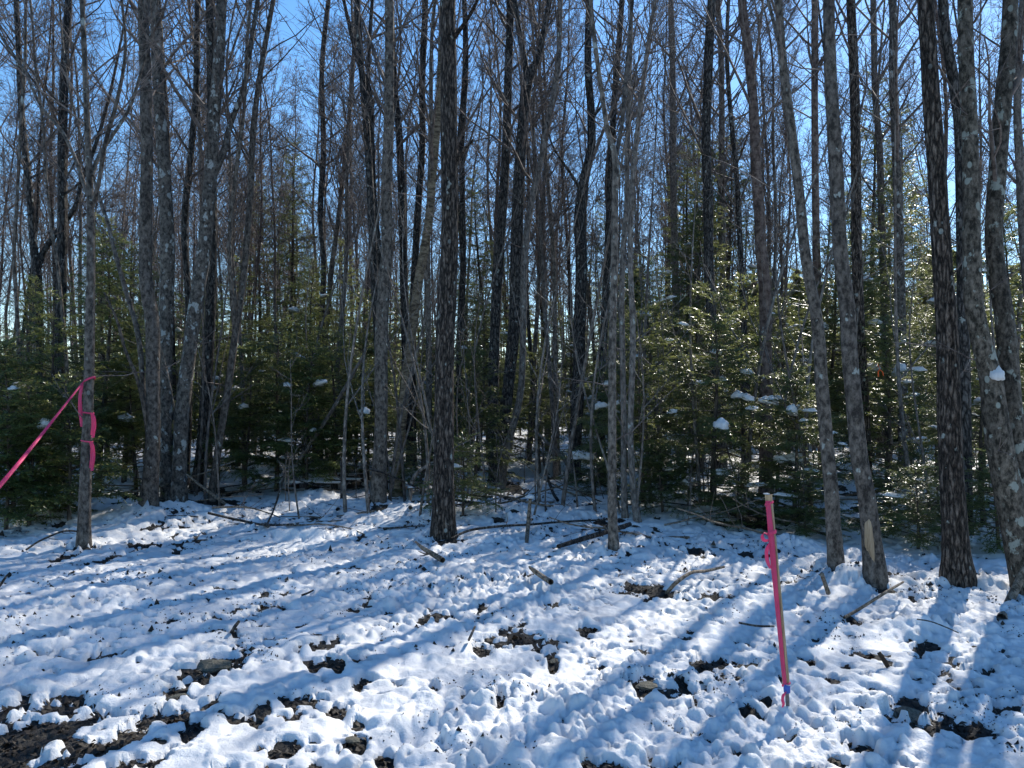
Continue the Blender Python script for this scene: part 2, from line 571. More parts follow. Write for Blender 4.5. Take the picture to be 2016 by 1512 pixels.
# mounds at tree feet, over a buried log and over stumps: column, row, half width, half depth (m), height
MOUNDS = [(290, 1012, 0.5, 0.4, 0.16), (350, 1008, 0.5, 0.4, 0.10), (590, 1052, 0.62, 0.16, 0.12), (745, 992, 0.4, 0.4, 0.10), (168, 1075, 0.35, 0.3, 0.07),
          (872, 1045, 0.45, 0.4, 0.09), (1208, 1078, 0.35, 0.3, 0.08), (1685, 1135, 0.24, 0.34, 0.14), (1720, 1140, 0.35, 0.3, 0.06), (1885, 1140, 0.55, 0.4, 0.10),
          (1645, 1112, 0.3, 0.3, 0.07), (1075, 975, 0.35, 0.3, 0.14), (1130, 968, 0.5, 0.25, 0.10), (70, 1010, 0.7, 0.4, 0.14),
          (250, 1005, 0.35, 0.3, 0.12), (1825, 1230, 0.55, 0.12, 0.07), (620, 975, 0.4, 0.4, 0.14), (1250, 1055, 0.4, 0.3, 0.08), (1560, 1070, 0.35, 0.25, 0.12)]
mounds = []
for (px, py, a, b, h) in MOUNDS:
    c = on_ground(px, py)
    mounds.append((c[0], c[1], a, b, h))


def mound_h(x, y):
    h = np.zeros_like(x)
    for (cx, cy, a, b, hh) in mounds:
        q = ((x - cx) / a) ** 2 + ((y - cy) / b) ** 2
        h = np.maximum(h, hh * np.exp(-1.6 * q))
    return h


def lumps(x, y):
    wx = x + 0.05 * fbm2(x * 4, y * 4, 31, 2)
    wy = y + 0.05 * fbm2(x * 4 + 9, y * 4, 32, 2)
    a = 0.030 * domes(wx, wy, 0.40, 3, 0.4, 1.4) + 0.026 * domes(wx + 3, wy, 0.165, 4, 0.6, 1.2)
    fade = 1 - sstep(13, 20, np.hypot(x, y))
    rough = np.clip(0.65 + 1.8 * fbm2(x * 0.9 + 3, y * 0.9, 47, 2), 0.25, 1.3)
    b = 0.028 * domes(wx, wy + 5, 0.088, 6, 0.75, 1.0) + (0.013 * domes(wx, wy, 0.046, 8, 0.75, 1.0) + 0.014 * fbm2(x * 28, y * 28, 48, 2)) * fade * rough
    tilt = 0.65 + 0.9 * np.clip(0.5 + fbm2(x * 0.8, y * 0.8, 44, 2), 0, 1)
    return (a + b * (0.5 + 0.8 * np.clip(0.5 + 1.4 * fbm2(x * 1.3, y * 1.3, 41, 2), 0, 1))) * tilt


def bareness(x, y):
    """over 0 where the snow has gone"""
    w = 0.55 * fbm2(x * 5, y * 6, 60, 2) + 1.0 * fbm2(x * 14, y * 16, 61, 2) + 7.0 * (0.026 - lumps(x, y))
    s = np.full_like(x, -1.0)
    for (cx, cy, a, b) in patches:
        q = np.sqrt(((x - cx) / max(0.95 * a, 0.04)) ** 2 + ((y - cy) / max(1.15 * b, 0.06)) ** 2)
        s = np.maximum(s, 1.0 - q)
    s = s + w * (s > -0.8)
    hollow = np.clip(0.028 - lumps(x, y), -0.03, 0.03) * 11.0
    n = 0.6 * fbm2(x * 4.5, y * 6.5, 71, 2) + 1.1 * fbm2(x * 13, y * 16, 72, 2) + 0.4 * fbm2(x * 0.7, y * 0.7, 73, 2)
    near_left = sstep(0.2, 1.6, (4.6 - y) * 0.75 - x * 0.8 - 1.7)
    s2 = (n - 0.44 + 0.34 * near_left) * 1.8 + hollow * 1.3
    wood = sstep(8.0, 11.0, y + 0.15 * x)
    s3 = (fbm2(x * 1.1, y * 1.6, 77, 4) - 0.22) * 3.0 * wood - (1 - wood)
    return np.maximum(np.maximum(s, s2), s3)


def snow_h(x, y):
    lp = lumps(x, y)
    br = bareness(x, y)
    cover = 1 - sstep(-0.14, 0.10, br)
    return base_h(x, y) + mound_h(x, y) + lp * (0.66 + 0.34 * cover) + 0.024 * cover - 0.016 * (1 - cover)


def soil_h(x, y):
    r = 0.018 * np.abs(fbm2(x * 14, y * 14, 91, 3)) + 0.03 * fbm2(x * 5, y * 5, 92, 2)
    return base_h(x, y) + 0.8 * mound_h(x, y) + lumps(x, y) * 0.66 + r - 0.006


def polar(radii, angles, fn, name, mat):
    rr, aa = np.meshgrid(radii, angles, indexing='ij')
    x, y = rr * np.sin(aa), rr * np.cos(aa)
    z = fn(x.ravel(), y.ravel()).reshape(x.shape)
    V = np.stack([x, y, z], -1).reshape(-1, 3)
    n, m = x.shape
    i = np.arange(n - 1)[:, None] * m + np.arange(m - 1)[None, :]
    Q = np.stack([i, i + 1, i + 1 + m, i + m], -1).reshape(-1, 4)[:, ::-1]
    return obj(name, to_mesh(name, V, Q), mat)


def geo(a, b, step):
    return np.exp(np.arange(math.log(a), math.log(b), step))


ang = np.concatenate([np.linspace(R(-100), R(-44), 90, endpoint=False), np.linspace(R(-44), R(44), 660, endpoint=False), np.linspace(R(44), R(100), 90)])
rad = np.concatenate([geo(0.6, 2.6, 0.03), geo(2.6, 12, 0.0040), geo(12, 30, 0.010), geo(30, 150, 0.04)])
snow = tag(polar(rad, ang, snow_h, 'snow', M['snow']), kind='structure')
ang2 = np.concatenate([np.linspace(R(-180), R(-46), 60, endpoint=False), np.linspace(R(-46), R(46), 340, endpoint=False), np.linspace(R(46), R(180), 61)])
rad2 = np.concatenate([geo(0.2, 2.6, 0.1), geo(2.6, 12, 0.0095), geo(12, 30, 0.03), geo(30, 700, 0.12)])
ground = tag(polar(rad2, ang2, soil_h, 'ground', M['soil']), kind='structure')


def gz(x, y):
    """height of the snow surface"""
    return float(np.maximum(snow_h(np.array([x], float), np.array([y], float)), soil_h(np.array([x], float), np.array([y], float)))[0])


# ------------------------------------------------------------------ growing wood
def unit(v):
    return v / (np.linalg.norm(v, axis=-1, keepdims=True) + 1e-9)


def grow(start, dirs, length, n, wander, up, rg=rng):
    """m branches of n points, each wandering and bending upwards"""
    m = len(start)
    P = np.zeros((m, n, 3))
    P[:, 0] = start
    d = unit(dirs)
    step = (length / (n - 1))[:, None]
    for i in range(1, n):
        d = unit(d + rg.normal(0, wander, (m, 3)) + np.array([0, 0, up]))
        P[:, i] = P[:, i - 1] + d * step
    return P


def offshoots(P, Rad, L, k, t0, t1, spread, ls, rs, n, wander, up, rg=rng, rmin=0.002):
    m, n0, _ = P.shape
    idx = np.repeat(np.arange(m), k)
    t = rg.uniform(t0, t1, m * k) * (n0 - 1)
    i = np.minimum(t.astype(int), n0 - 2)
    f = (t - i)[:, None]
    st = P[idx, i] * (1 - f) + P[idx, i + 1] * f
    par = unit(P[idx, i + 1] - P[idx, i])
    rnd = unit(np.cross(par, rg.normal(0, 1, par.shape)))
    a = rg.uniform(spread * 0.7, spread * 1.3, m * k)[:, None]
    d = par * np.cos(a) + rnd * np.sin(a)
    rem = 1 - t / (n0 - 1)
    ln = L[idx] * ls * (0.45 + 0.75 * rem) * rg.uniform(0.6, 1.25, m * k)
    r0 = np.maximum(rmin, (Rad[idx, i] * (1 - f[:, 0]) + Rad[idx, i + 1] * f[:, 0]) * rs)
    C = grow(st, d, ln, n, wander, up, rg)
    taper = np.linspace(1, 0.35, n)
    return C, r0[:, None] * taper[None], ln


def crown(mb, line, lrad, z0, z1, n1, len1, sec, twg, rg, elev=(30, 60), r1=0.42, tw_r=0.0028):
    """bare crown on a trunk line between heights z0 and z1"""
    zz = line[:, 2]
    t = z0 + (z1 - z0) * np.sort(rg.uniform(0, 1, n1)) ** 0.85
    idx = np.clip(np.searchsorted(zz, t), 1, len(zz) - 1)
    f = ((t - zz[idx - 1]) / np.maximum(1e-6, zz[idx] - zz[idx - 1]))[:, None]
    f = np.clip(f, 0, 1)
    st = line[idx - 1] * (1 - f) + line[idx] * f
    rr = lrad[idx - 1]
    az = rg.uniform(0, 2 * math.pi, n1)
    el = np.radians(rg.uniform(elev[0], elev[1], n1))
    d = np.stack([np.cos(az) * np.cos(el), np.sin(az) * np.cos(el), np.sin(el)], 1)
    rel = (t - z0) / (z1 - z0)
    ln = len1 * (1.0 - 0.62 * rel) * rg.uniform(0.55, 1.2, n1)
    P = grow(st, d, ln, 7, 0.10, 0.10, rg)
    r = np.clip(rr * r1, 0.005, 0.035) * rg.uniform(0.6, 1.1, n1)
    Rad = r[:, None] * np.linspace(1, 0.22, 7)[None]
    mb.add(*tubes(P, Rad, 4))
    if sec:
        P2, R2, L2 = offshoots(P, Rad, ln, sec, 0.2, 0.97, 0.75, 0.5, 0.6, 5, 0.13, 0.06, rg, tw_r * 1.3)
        mb.add(*tubes(P2, R2, 3))
        if twg:
            P3, R3, L3 = offshoots(P2, R2, L2, twg, 0.2, 1.0, 0.7, 0.6, 0.65, 2, 0.15, 0.05, rg, tw_r)
            mb.add(*tubes(P3, R3, 3))


def catmull(pts, n):
    pts = np.asarray(pts, float)
    if len(pts) < 3:
        t = np.linspace(0, 1, n)[:, None]
        return pts[0] * (1 - t) + pts[-1] * t
    s = np.concatenate([[0], np.cumsum(np.linalg.norm(np.diff(pts[:, :3], axis=0), axis=1))])
    T = np.gradient(pts, s, axis=0)
    q = np.linspace(0, s[-1], n)
    i = np.clip(np.searchsorted(s, q) - 1, 0, len(s) - 2)
    h = (s[i + 1] - s[i])
    t = ((q - s[i]) / h)[:, None]
    h = h[:, None]
    return ((2 * t ** 3 - 3 * t ** 2 + 1) * pts[i] + (t ** 3 - 2 * t ** 2 + t) * h * T[i] + (-2 * t ** 3 + 3 * t ** 2) * pts[i + 1] + (t ** 3 - t ** 2) * h * T[i + 1])


def trunk_mesh(name, line, rad, sides, relief, seed, kind='ridge'):
    n = len(line)
    T = unit(np.gradient(line, axis=0))
    U = unit(np.cross(T, np.array([0, 1.0, 0])))
    W = np.cross(T, U)
    a = np.arange(sides) * 2 * math.pi / sides
    ca, sa = np.cos(a)[None, :], np.sin(a)[None, :]
    s = np.concatenate([[0], np.cumsum(np.linalg.norm(np.diff(line, axis=0), axis=1))])[:, None]
    big = vnoise3(ca * 1.1 + 0 * s, sa * 1.1 + 0 * s, s * 1.7, seed)
    if kind == 'ridge':
        fr = sides / 7.0
        fine = np.abs(vnoise3(ca * fr + 0.6 * big, sa * fr, s * 3.0, seed + 1)) * -2 + vnoise3(ca * fr * 1.3, sa * fr * 1.3, s * 7, seed + 2)
    else:
        fine = vnoise3(ca * 3, sa * 3, s * 9, seed + 1) * 0.8 + 0.6 * vnoise3(ca * 6, sa * 6, s * 16, seed + 2)
    rr = rad[:, None] * (1 + 0.10 * big + relief * fine)
    V = line[:, None, :] + rr[:, :, None] * (ca[:, :, None] * U[:, None, :] + sa[:, :, None] * W[:, None, :])
    V = V.reshape(-1, 3)
    i = np.arange(n - 1)[:, None] * sides + np.arange(sides)[None]
    j = np.arange(n - 1)[:, None] * sides + ((np.arange(sides) + 1) % sides)[None]
    Q = np.stack([i, i + sides, j + sides, j], -1).reshape(-1, 4)
    tip = len(V)
    k = (n - 1) * sides + np.arange(sides)
    Tt = np.stack([k, np.full(sides, tip), (n - 1) * sides + (np.arange(sides) + 1) % sides], -1)
    return to_mesh(name, np.concatenate([V, line[-1:]]), Q, Tt)


def pix_line(pts, d, dend=None):
    out = []
    for k, p in enumerate(pts):
        dd = d if dend is None else d + (dend - d) * k / max(1, len(pts) - 1)
        q = at_depth(p[0], p[1], dd)
        out.append([*q, p[2] * 0.5 / F * dd])
    return np.array(out)


def main_tree(name, label, bark, pts, d=None, height=13.0, limbs=(), relief=0.035, kind='ridge', group=None, flare=0.18, base=None, stubs=5, crown_n=22, lean_top=0.6):
    """a tree whose trunk follows the line seen in the photograph; pts run from the foot up: column, row, width in pixels"""
    if d is None:
        d = on_ground(pts[0][0], pts[0][1])[1]
    seed = int(abs(pts[0][0]) * 7 + abs(pts[0][1]))
    rg = np.random.default_rng(seed)
    A = pix_line(pts, d)
    foot = A[0].copy()
    g = gz(foot[0], foot[1])
    # carry the foot down to the ground when it is hidden behind other things
    dirn = unit(A[1][:3] - A[0][:3])
    if A[0][2] > g + 0.05:
        k = (A[0][2] - g) / max(0.3, dirn[2])
        p = A[0][:3] - dirn * k * np.array([0.5, 0.5, 1])
        p[2] = g
        A = np.vstack([[*p, A[0][3] * 1.08], A])
    p = A[0].copy()
    p[2] = min(p[2], g) - 0.14
    A = np.vstack([p, A])
    # upward out of the frame
    up = unit(A[-1][:3] - A[-2][:3])
    z, cur, r = A[-1][2], A[-1][:3].copy(), A[-1][3]
    topz = max(height, z + 2.5)
    nseg = 6
    ext = []
    for i in range(1, nseg + 1):
        up = unit(up * lean_top + np.array([0, 0, 1]) * (1 - lean_top) + rg.normal(0, 0.05, 3))
        cur = cur + up * (topz - z) / nseg
        ext.append([*cur, max(0.008, r * (1 - 0.93 * i / nseg))])
    full = np.vstack([A, ext])
    org = np.array([foot[0], foot[1], g])
    length = np.sum(np.linalg.norm(np.diff(full[:, :3], axis=0), axis=1))
    n = int(min(200, max(60, length / max(0.04, d * 0.005))))
    C = catmull(full, n)
    C[:, 3] = np.maximum(C[:, 3], 0.004)
    h = C[:, 2] - g
    C[:, 3] *= 1 + flare * np.exp(-np.maximum(h, 0) / 0.16)
    rad_ = C[:, 3]
    line = C[:, :3] - org
    sides = 26 if rad_[3] > 0.1 else (18 if rad_[3] > 0.05 else 12)
    root = obj(name, None, loc=org)
    tag(root, label, 'tree', group)
    obj('trunk', trunk_mesh('trunk', line, rad_, sides, relief, seed, kind), M[bark], root)
    mb = MB()
    crown(mb, line, rad_, max(height * 0.36, 4.2), line[-1][2] - 0.2, crown_n, 2.6, 4, 3, rg, tw_r=0.0035)
    # small dead twigs on the lower stem
    if stubs:
        zs = rg.uniform(0.8, 6.0, stubs)
        idx = np.clip(np.searchsorted(line[:, 2], zs), 1, len(line) - 2)
        az = rg.uniform(0, 2 * math.pi, stubs)
        dd = np.stack([np.cos(az), np.sin(az) * 0.7, rg.uniform(0.0, 0.9, stubs)], 1)
        P = grow(line[idx], dd, rg.uniform(0.25, 1.3, stubs), 5, 0.16, 0.05, rg)
        Rd = rg.uniform(0.004, 0.009, stubs)[:, None] * np.linspace(1, 0.35, 5)
        mb.add(*tubes(P, Rd, 4))
        P2, R2, L2 = offshoots(P, Rd, np.full(stubs, 0.7), 3, 0.3, 0.9, 0.7, 0.5, 0.7, 3, 0.15, 0.05, rg, 0.0025)
        mb.add(*tubes(P2, R2, 3))
    for lm in limbs:
        LP = pix_line(lm['pts'], d, d + lm.get('dd', 0.0))
        if lm.get('up', True):
            up = unit(LP[-1][:3] - LP[-2][:3])
            cur, r, z = LP[-1][:3].copy(), LP[-1][3], LP[-1][2]
            for i in range(1, 5):
                up = unit(up * 0.7 + np.array([0, 0, 0.3]) + rg.normal(0, 0.05, 3))
                cur = cur + up * max(1.5, (height * 0.9 - z)) / 4
                LP = np.vstack([LP, [*cur, max(0.006, r * (1 - 0.23 * i))]])
        ln = np.sum(np.linalg.norm(np.diff(LP[:, :3], axis=0), axis=1))
        LC = catmull(LP, int(min(120, max(14, ln / 0.07))))
        LC[:, 3] = np.maximum(LC[:, 3], 0.003)
        lline = LC[:, :3] - org
        obj('limb', trunk_mesh('limb', lline, LC[:, 3], 10, relief, seed + 5, 'smooth'), M[lm.get('bark', bark)], root)
        if lm.get('up', True):
            crown(mb, lline, LC[:, 3], max(lline[0][2] + 0.6, 3.0), lline[-1][2], 12, 1.7, 4, 3, rg, tw_r=0.0035)
    obj('crown', mb.mesh('crown'), M['twig'], root)
    return root


# ------------------------------------------------------------------ the trees one can tell apart
T = {}
T['tied'] = main_tree('maple_tree', 'slim straight tree tied with pink ribbons on the left', 'grey',
    [(165, 1076, 23), (167, 980, 22), (171, 880, 20), (175, 760, 19), (177, 640, 18), (179, 504, 16), (178, 400, 14), (174, 300, 12), (170, 200, 11), (166, 100, 10), (162, 0, 9)],
    height=11, kind='smooth', relief=0.02, flare=0.25, stubs=4,
    limbs=[dict(pts=[(181, 345, 8), (196, 305, 7), (217, 273, 7), (253, 217, 6), (277, 143, 5)], dd=0.3),
           dict(pts=[(180, 410, 9), (192, 370, 8), (207, 283, 8), (230, 200, 7), (247, 100, 6), (240, 0, 5)], dd=-0.3),
           dict(pts=[(172, 385, 8), (160, 345, 8), (143, 300, 7), (123, 260, 7), (83, 213, 6), (50, 143, 6), (0, 67, 5)], dd=0.5)])
T['darkleft'] = main_tree('maple_tree', 'dark straight trunk just left of the ribbon-tied tree', 'dark',
    [(117, 800, 22), (117, 690, 21), (120, 604, 20), (122, 504, 19), (123, 400, 18), (123, 267, 17), (129, 100, 15), (135, 0, 14)], d=13.0, height=13)
T['forkleft'] = main_tree('maple_tree', 'trunk at far left forking low, behind a thin pale stem', 'dark',
    [(80, 800, 19), (77, 690, 18), (75, 640, 18), (72, 530, 18), (66, 480, 14), (57, 367, 13), (43, 233, 12), (37, 100, 11), (32, 0, 10)], d=14.0, height=13,
    limbs=[dict(pts=[(73, 532, 12), (84, 500, 11), (117, 450, 10), (147, 410, 9), (160, 360, 8), (190, 280, 7), (215, 190, 6)], dd=0.5)])
T['palestem'] = main_tree('maple_tree', 'very thin pale crooked stem nearest the left edge', 'grey',
    [(42, 900, 7), (39, 800, 7), (37, 704, 7), (33, 604, 7), (28, 504, 7), (33, 400, 6), (40, 267, 6), (50, 100, 6), (52, 0, 5)], d=10.5, height=9, kind='smooth', flare=0.1)
T['palestem2'] = main_tree('maple_tree', 'thin pale leaning stem between the dark left trunks', 'grey',
    [(135, 860, 7), (130, 700, 7), (122, 604, 6), (113, 520, 6), (100, 440, 6), (92, 360, 5), (85, 250, 5), (70, 130, 5), (60, 0, 4)], d=11.0, height=9, kind='smooth', flare=0.1)
T['clump1'] = main_tree('maple_tree', 'bent light grey trunk at the left foot of the spotted clump', 'grey',
    [(292, 1006, 34), (296, 950, 31), (301, 871, 28), (301, 737, 26), (298, 620, 26), (287, 554, 25), (286, 504, 24), (289, 333, 23), (287, 167, 21), (283, 0, 20)], height=13,
    kind='smooth', relief=0.025,
    limbs=[dict(pts=[(290, 850, 8), (281, 790, 8), (268, 740, 7), (247, 690, 6), (230, 630, 5), (205, 575, 3)], dd=-0.6, up=False),
           dict(pts=[(296, 880, 11), (284, 790, 10), (270, 650, 10), (247, 570, 9), (227, 500, 8), (212, 440, 7), (196, 390, 6)], dd=0.5)])
T['clump2'] = main_tree('maple_tree', 'trunk with white lichen spots, second of the left clump', 'spotted',
    [(330, 1004, 24), (326, 900, 22), (327, 800, 23), (326, 700, 25), (328, 600, 27), (330, 504, 27), (327, 400, 25), (316, 233, 22), (308, 100, 20), (303, 0, 19)], d=11.4, height=13, kind='smooth', relief=0.03)
T['clump3'] = main_tree('maple_tree', 'thick spotted trunk leaning right in the middle of the clump', 'spotted',
    [(352, 1006, 32), (354, 904, 27), (360, 804, 27), (371, 704, 27), (385, 604, 27), (400, 504, 27), (412, 380, 25), (421, 233, 23), (430, 133, 22), (437, 0, 20)], d=11.1, height=13, kind='smooth', relief=0.03,
    limbs=[dict(pts=[(413, 360, 14), (440, 300, 12), (452, 250, 11), (477, 183, 10), (497, 67, 9), (507, 0, 8)], dd=0.3)])
T['clump4'] = main_tree('maple_tree', 'dark trunk behind the right half of the spotted clump', 'dark',
    [(380, 985, 24), (388, 950, 23), (404, 800, 22), (411, 680, 21), (416, 560, 20), (417, 504, 20), (417, 300, 18), (415, 100, 16), (412, 0, 15)], d=12.3, height=13)
T['clump5'] = main_tree('maple_tree', 'slim stem leaning right at the right foot of the clump', 'grey',
    [(416, 990, 15), (427, 904, 14), (448, 770, 14), (464, 654, 14), (478, 560, 13), (486, 480, 13), (492, 400, 12), (500, 240, 11), (520, 100, 10), (538, 0, 9)], d=11.6, height=12, kind='smooth',
    limbs=[dict(pts=[(462, 660, 9), (455, 560, 9), (452, 470, 8), (462, 360, 8), (480, 220, 7), (488, 60, 6)], dd=-0.4)])
T['clump6'] = main_tree('maple_tree', 'thin trunk squeezed between the clump stems, forking high', 'dark',
    [(365, 985, 14), (372, 800, 13), (371, 600, 13), (364, 420, 13), (373, 333, 13), (385, 200, 12), (390, 0, 11)], d=12.8, height=13)
T['mid1'] = main_tree('maple_tree', 'dark thin trunk rising beside a pale birch, left of centre', 'dark',
    [(631, 760, 12), (633, 650, 12), (637, 504, 11), (631, 433, 11), (637, 300, 11), (634, 133, 10), (647, 0, 9)], d=18.0, height=14)
T['mid2'] = main_tree('birch_tree', 'pale slender birch leaning right, left of centre', 'grey',
    [(634, 740, 10), (645, 620, 10), (656, 504, 10), (664, 450, 9), (671, 383, 9), (687, 233, 8), (697, 100, 8), (701, 0, 7)], d=18.5, height=14, kind='smooth')
T['mid3'] = main_tree('maple_tree', 'dark forked stem close left of the straight grey trunk', 'dark',
    [(752, 700, 15), (749, 590, 14), (744, 500, 14), (734, 367, 13), (731, 267, 12), (724, 170, 12), (704, 117, 9), (690, 60, 8), (677, 0, 7)], d=15.0, height=13,
    limbs=[dict(pts=[(725, 172, 8), (726, 130, 8), (727, 90, 8), (733, 0, 7)], dd=0.2)])
T['straight'] = main_tree('maple_tree', 'straight grey trunk with knots, left of the thick furrowed trunk', 'grey',
    [(744, 991, 31), (748, 900, 28), (750, 837, 26), (751, 670, 26), (753, 604, 25), (761, 504, 23), (761, 367, 22), (766, 233, 20), (767, 100, 19), (766, 0, 18)], height=14, relief=0.045)
T['mid4'] = main_tree('maple_tree', 'dark trunk partly hidden right of the straight grey trunk', 'dark',
    [(808, 880, 18), (800, 720, 17), (796, 600, 16), (794, 500, 16), (791, 400, 15), (786, 267, 14), (777, 167, 12), (772, 60, 11), (770, 0, 10)], d=15.5, height=14)
T['mid5'] = main_tree('maple_tree', 'dark upright trunk behind the leaning yellow birch', 'dark',
    [(812, 860, 16), (812, 700, 15), (815, 580, 15), (818, 500, 14), (824, 400, 14), (831, 300, 13), (831, 167, 13), (837, 0, 12)], d=16.0, height=14)
T['yellow'] = main_tree('birch_tree', 'yellowish birch leaning right behind the thick furrowed trunk', 'birch',
    [(779, 990, 24), (786, 880, 20), (797, 770, 19), (813, 637, 19), (827, 537, 18), (836, 490, 17), (853, 333, 15), (864, 200, 14), (869, 80, 12), (872, 0, 11)], d=12.0, height=13, kind='smooth')
T['thick'] = main_tree('ash_tree', 'thick straight trunk with furrowed bark, near the middle', 'furrowed',
    [(873, 1050, 46), (873, 980, 42), (874, 837, 39), (877, 670, 38), (884, 504, 35), (886, 400, 34), (884, 300, 34), (884, 167, 32), (882, 0, 30)], height=15, relief=0.06,
    limbs=[dict(pts=[(897, 318, 12), (906, 303, 9), (918, 290, 6), (932, 275, 4)], dd=-0.2, up=False),
           dict(pts=[(894, 75, 10), (908, 55, 8), (925, 30, 7), (940, 0, 6)], dd=-0.5)])
T['mid6'] = main_tree('maple_tree', 'slim dark stem just right of the thick furrowed trunk', 'dark',
    [(905, 700, 12), (912, 504, 12), (909, 300, 12), (917, 100, 11), (914, 0, 10)], d=16.0, height=14)
T['mid7'] = main_tree('maple_tree', 'dark trunk standing left of the central forked tree', 'dark',
    [(974, 945, 24), (971, 837, 22), (974, 670, 21), (982, 504, 20), (988, 420, 19), (994, 333, 18), (1001, 133, 16), (1004, 0, 15)], d=14.5, height=14)
T['central'] = main_tree('maple_tree', 'central trunk leaning right that forks into a Y near the top', 'dark',
    [(984, 950, 24), (990, 870, 22), (1000, 770, 23), (1010, 670, 24), (1017, 504, 24), (1021, 367, 23), (1031, 233, 22), (1042, 150, 20), (1057, 117, 13), (1075, 40, 12), (1082, 0, 11)], d=13.8, height=14, relief=0.04,
    limbs=[dict(pts=[(1040, 165, 14), (1031, 110, 12), (1022, 60, 11), (1014, 0, 10)], dd=0.2),
           dict(pts=[(985, 800, 4), (960, 790, 3), (930, 765, 3), (900, 735, 2)], dd=-0.8, up=False),
           dict(pts=[(990, 800, 4), (975, 770, 4), (955, 735, 3), (935, 705, 2)], dd=-0.6, up=False)])
T['centralb'] = main_tree('maple_tree', 'thinner stem curving right from the foot of the central tree', 'slim',
    [(988, 950, 15), (1002, 870, 14), (1022, 790, 13), (1030, 637, 13), (1033, 504, 13), (1042, 420, 13), (1061, 333, 12), (1081, 233, 12), (1098, 133, 11), (1103, 0, 10)], d=13.2, height=14, kind='smooth')
T['blacktrunk'] = main_tree('maple_tree', 'almost black crooked trunk left of the slim Y-forked tree', 'dark',
    [(1132, 880, 26), (1138, 770, 25), (1141, 637, 24), (1144, 504, 23), (1141, 433, 22), (1149, 360, 20), (1164, 290, 17), (1164, 233, 16), (1158, 133, 15), (1161, 0, 13)], d=13.5, height=14, relief=0.05,
    limbs=[dict(pts=[(1142, 372, 7), (1126, 345, 6), (1105, 315, 5), (1085, 280, 4), (1078, 240, 3)], dd=-0.4, up=False),
           dict(pts=[(1164, 235, 6), (1178, 218, 5), (1187, 205, 4)], dd=-0.3, up=False)])
T['yfork'] = main_tree('maple_tree', 'slim grey tree splitting into a clear Y, right of centre', 'grey',
    [(1208, 1080, 19), (1205, 1004, 18), (1205, 900, 17), (1205, 804, 16), (1206, 637, 15), (1210, 504, 14), (1211, 367, 13), (1211, 312, 13), (1196, 255, 10), (1185, 183, 9), (1171, 83, 9), (1163, 0, 8)], height=11, kind='smooth', relief=0.03, flare=0.2,
    limbs=[dict(pts=[(1210, 318, 9), (1221, 267, 8), (1231, 167, 8), (1238, 83, 7), (1245, 0, 7)], dd=0.3)])
T['scarpole'] = main_tree('maple_tree', 'slim pole close behind the Y-forked tree', 'slim',
    [(1231, 1050, 13), (1228, 930, 12), (1228, 837, 12), (1225, 670, 11), (1226, 504, 11), (1234, 400, 10), (1235, 333, 10), (1238, 200, 9), (1242, 60, 8)], d=9.6, height=10, kind='smooth', flare=0.2)
T['pole2'] = main_tree('maple_tree', 'slim pole right of the Y-forked tree, curving at its foot', 'slim',
    [(1258, 1055, 15), (1249, 980, 13), (1241, 860, 12), (1243, 770, 12), (1246, 670, 12), (1241, 504, 11), (1246, 350, 10), (1262, 200, 9), (1280, 60, 8)], d=9.4, height=10, kind='smooth', flare=0.2)
T['r1'] = main_tree('maple_tree', 'dark trunk rising through firs between Y-forked tree and stake', 'slim',
    [(1335, 720, 14), (1330, 560, 14), (1327, 433, 14), (1325, 300, 13), (1325, 167, 12), (1321, 0, 11)], d=17.0, height=15)
T['r2'] = main_tree('maple_tree', 'straight dark trunk above the tall firs, right of centre', 'dark',
    [(1410, 800, 20), (1402, 637, 20), (1395, 504, 19), (1394, 400, 19), (1390, 300, 18), (1393, 167, 18), (1401, 0, 17)], d=14.0, height=15)
T['r3'] = main_tree('maple_tree', 'slim dark stem beside the straight dark trunk above the firs', 'slim',
    [(1424, 700, 12), (1423, 500, 12), (1421, 300, 12), (1420, 133, 11), (1413, 0, 10)], d=16.5, height=14)
T['reddish'] = main_tree('cherry_tree', 'smooth reddish brown trunk leaning left above the stake', 'red',
    [(1508, 900, 26), (1507, 700, 24), (1505, 560, 23), (1497, 470, 22), (1495, 420, 21), (1488, 333, 20), (1485, 233, 19), (1475, 117, 18), (1461, 0, 17)], d=11.5, height=14, kind='smooth', relief=0.03)
T['leanright'] = main_tree('maple_tree', 'slender trunk leaning left, first one right of the stake', 'grey',
    [(1646, 1116, 30), (1641, 1040, 28), (1636, 960, 27), (1629, 890, 26), (1619, 770, 25), (1609, 637, 23), (1586, 504, 21), (1572, 367, 19), (1555, 233, 18), (1539, 100, 16), (1532, 0, 15)], height=13, relief=0.045,
    limbs=[dict(pts=[(1540, 118, 8), (1527, 60, 7), (1512, 0, 7)], dd=0.2)])
T['scarred'] = main_tree('maple_tree', 'grey trunk leaning left with a pale bark scar near its foot', 'grey',
    [(1723, 1146, 42), (1716, 1060, 36), (1708, 990, 34), (1692, 904, 33), (1682, 804, 31), (1673, 704, 30), (1668, 604, 29), (1655, 504, 28), (1649, 400, 27), (1642, 267, 26), (1634, 133, 24), (1632, 0, 22)], height=13, relief=0.05)
T['r4'] = main_tree('maple_tree', 'furrowed trunk close behind the scarred leaning trunk', 'furrowed',
    [(1706, 960, 24), (1700, 800, 22), (1692, 637, 21), (1687, 504, 20), (1685, 300, 19), (1682, 167, 18), (1675, 0, 17)], d=11.0, height=13)
T['r5'] = main_tree('maple_tree', 'reddish slim trunk behind the slender leaning trunk', 'red',
    [(1612, 620, 14), (1607, 470, 14), (1604, 233, 13), (1604, 0, 12)], d=15.0, height=14, kind='smooth')
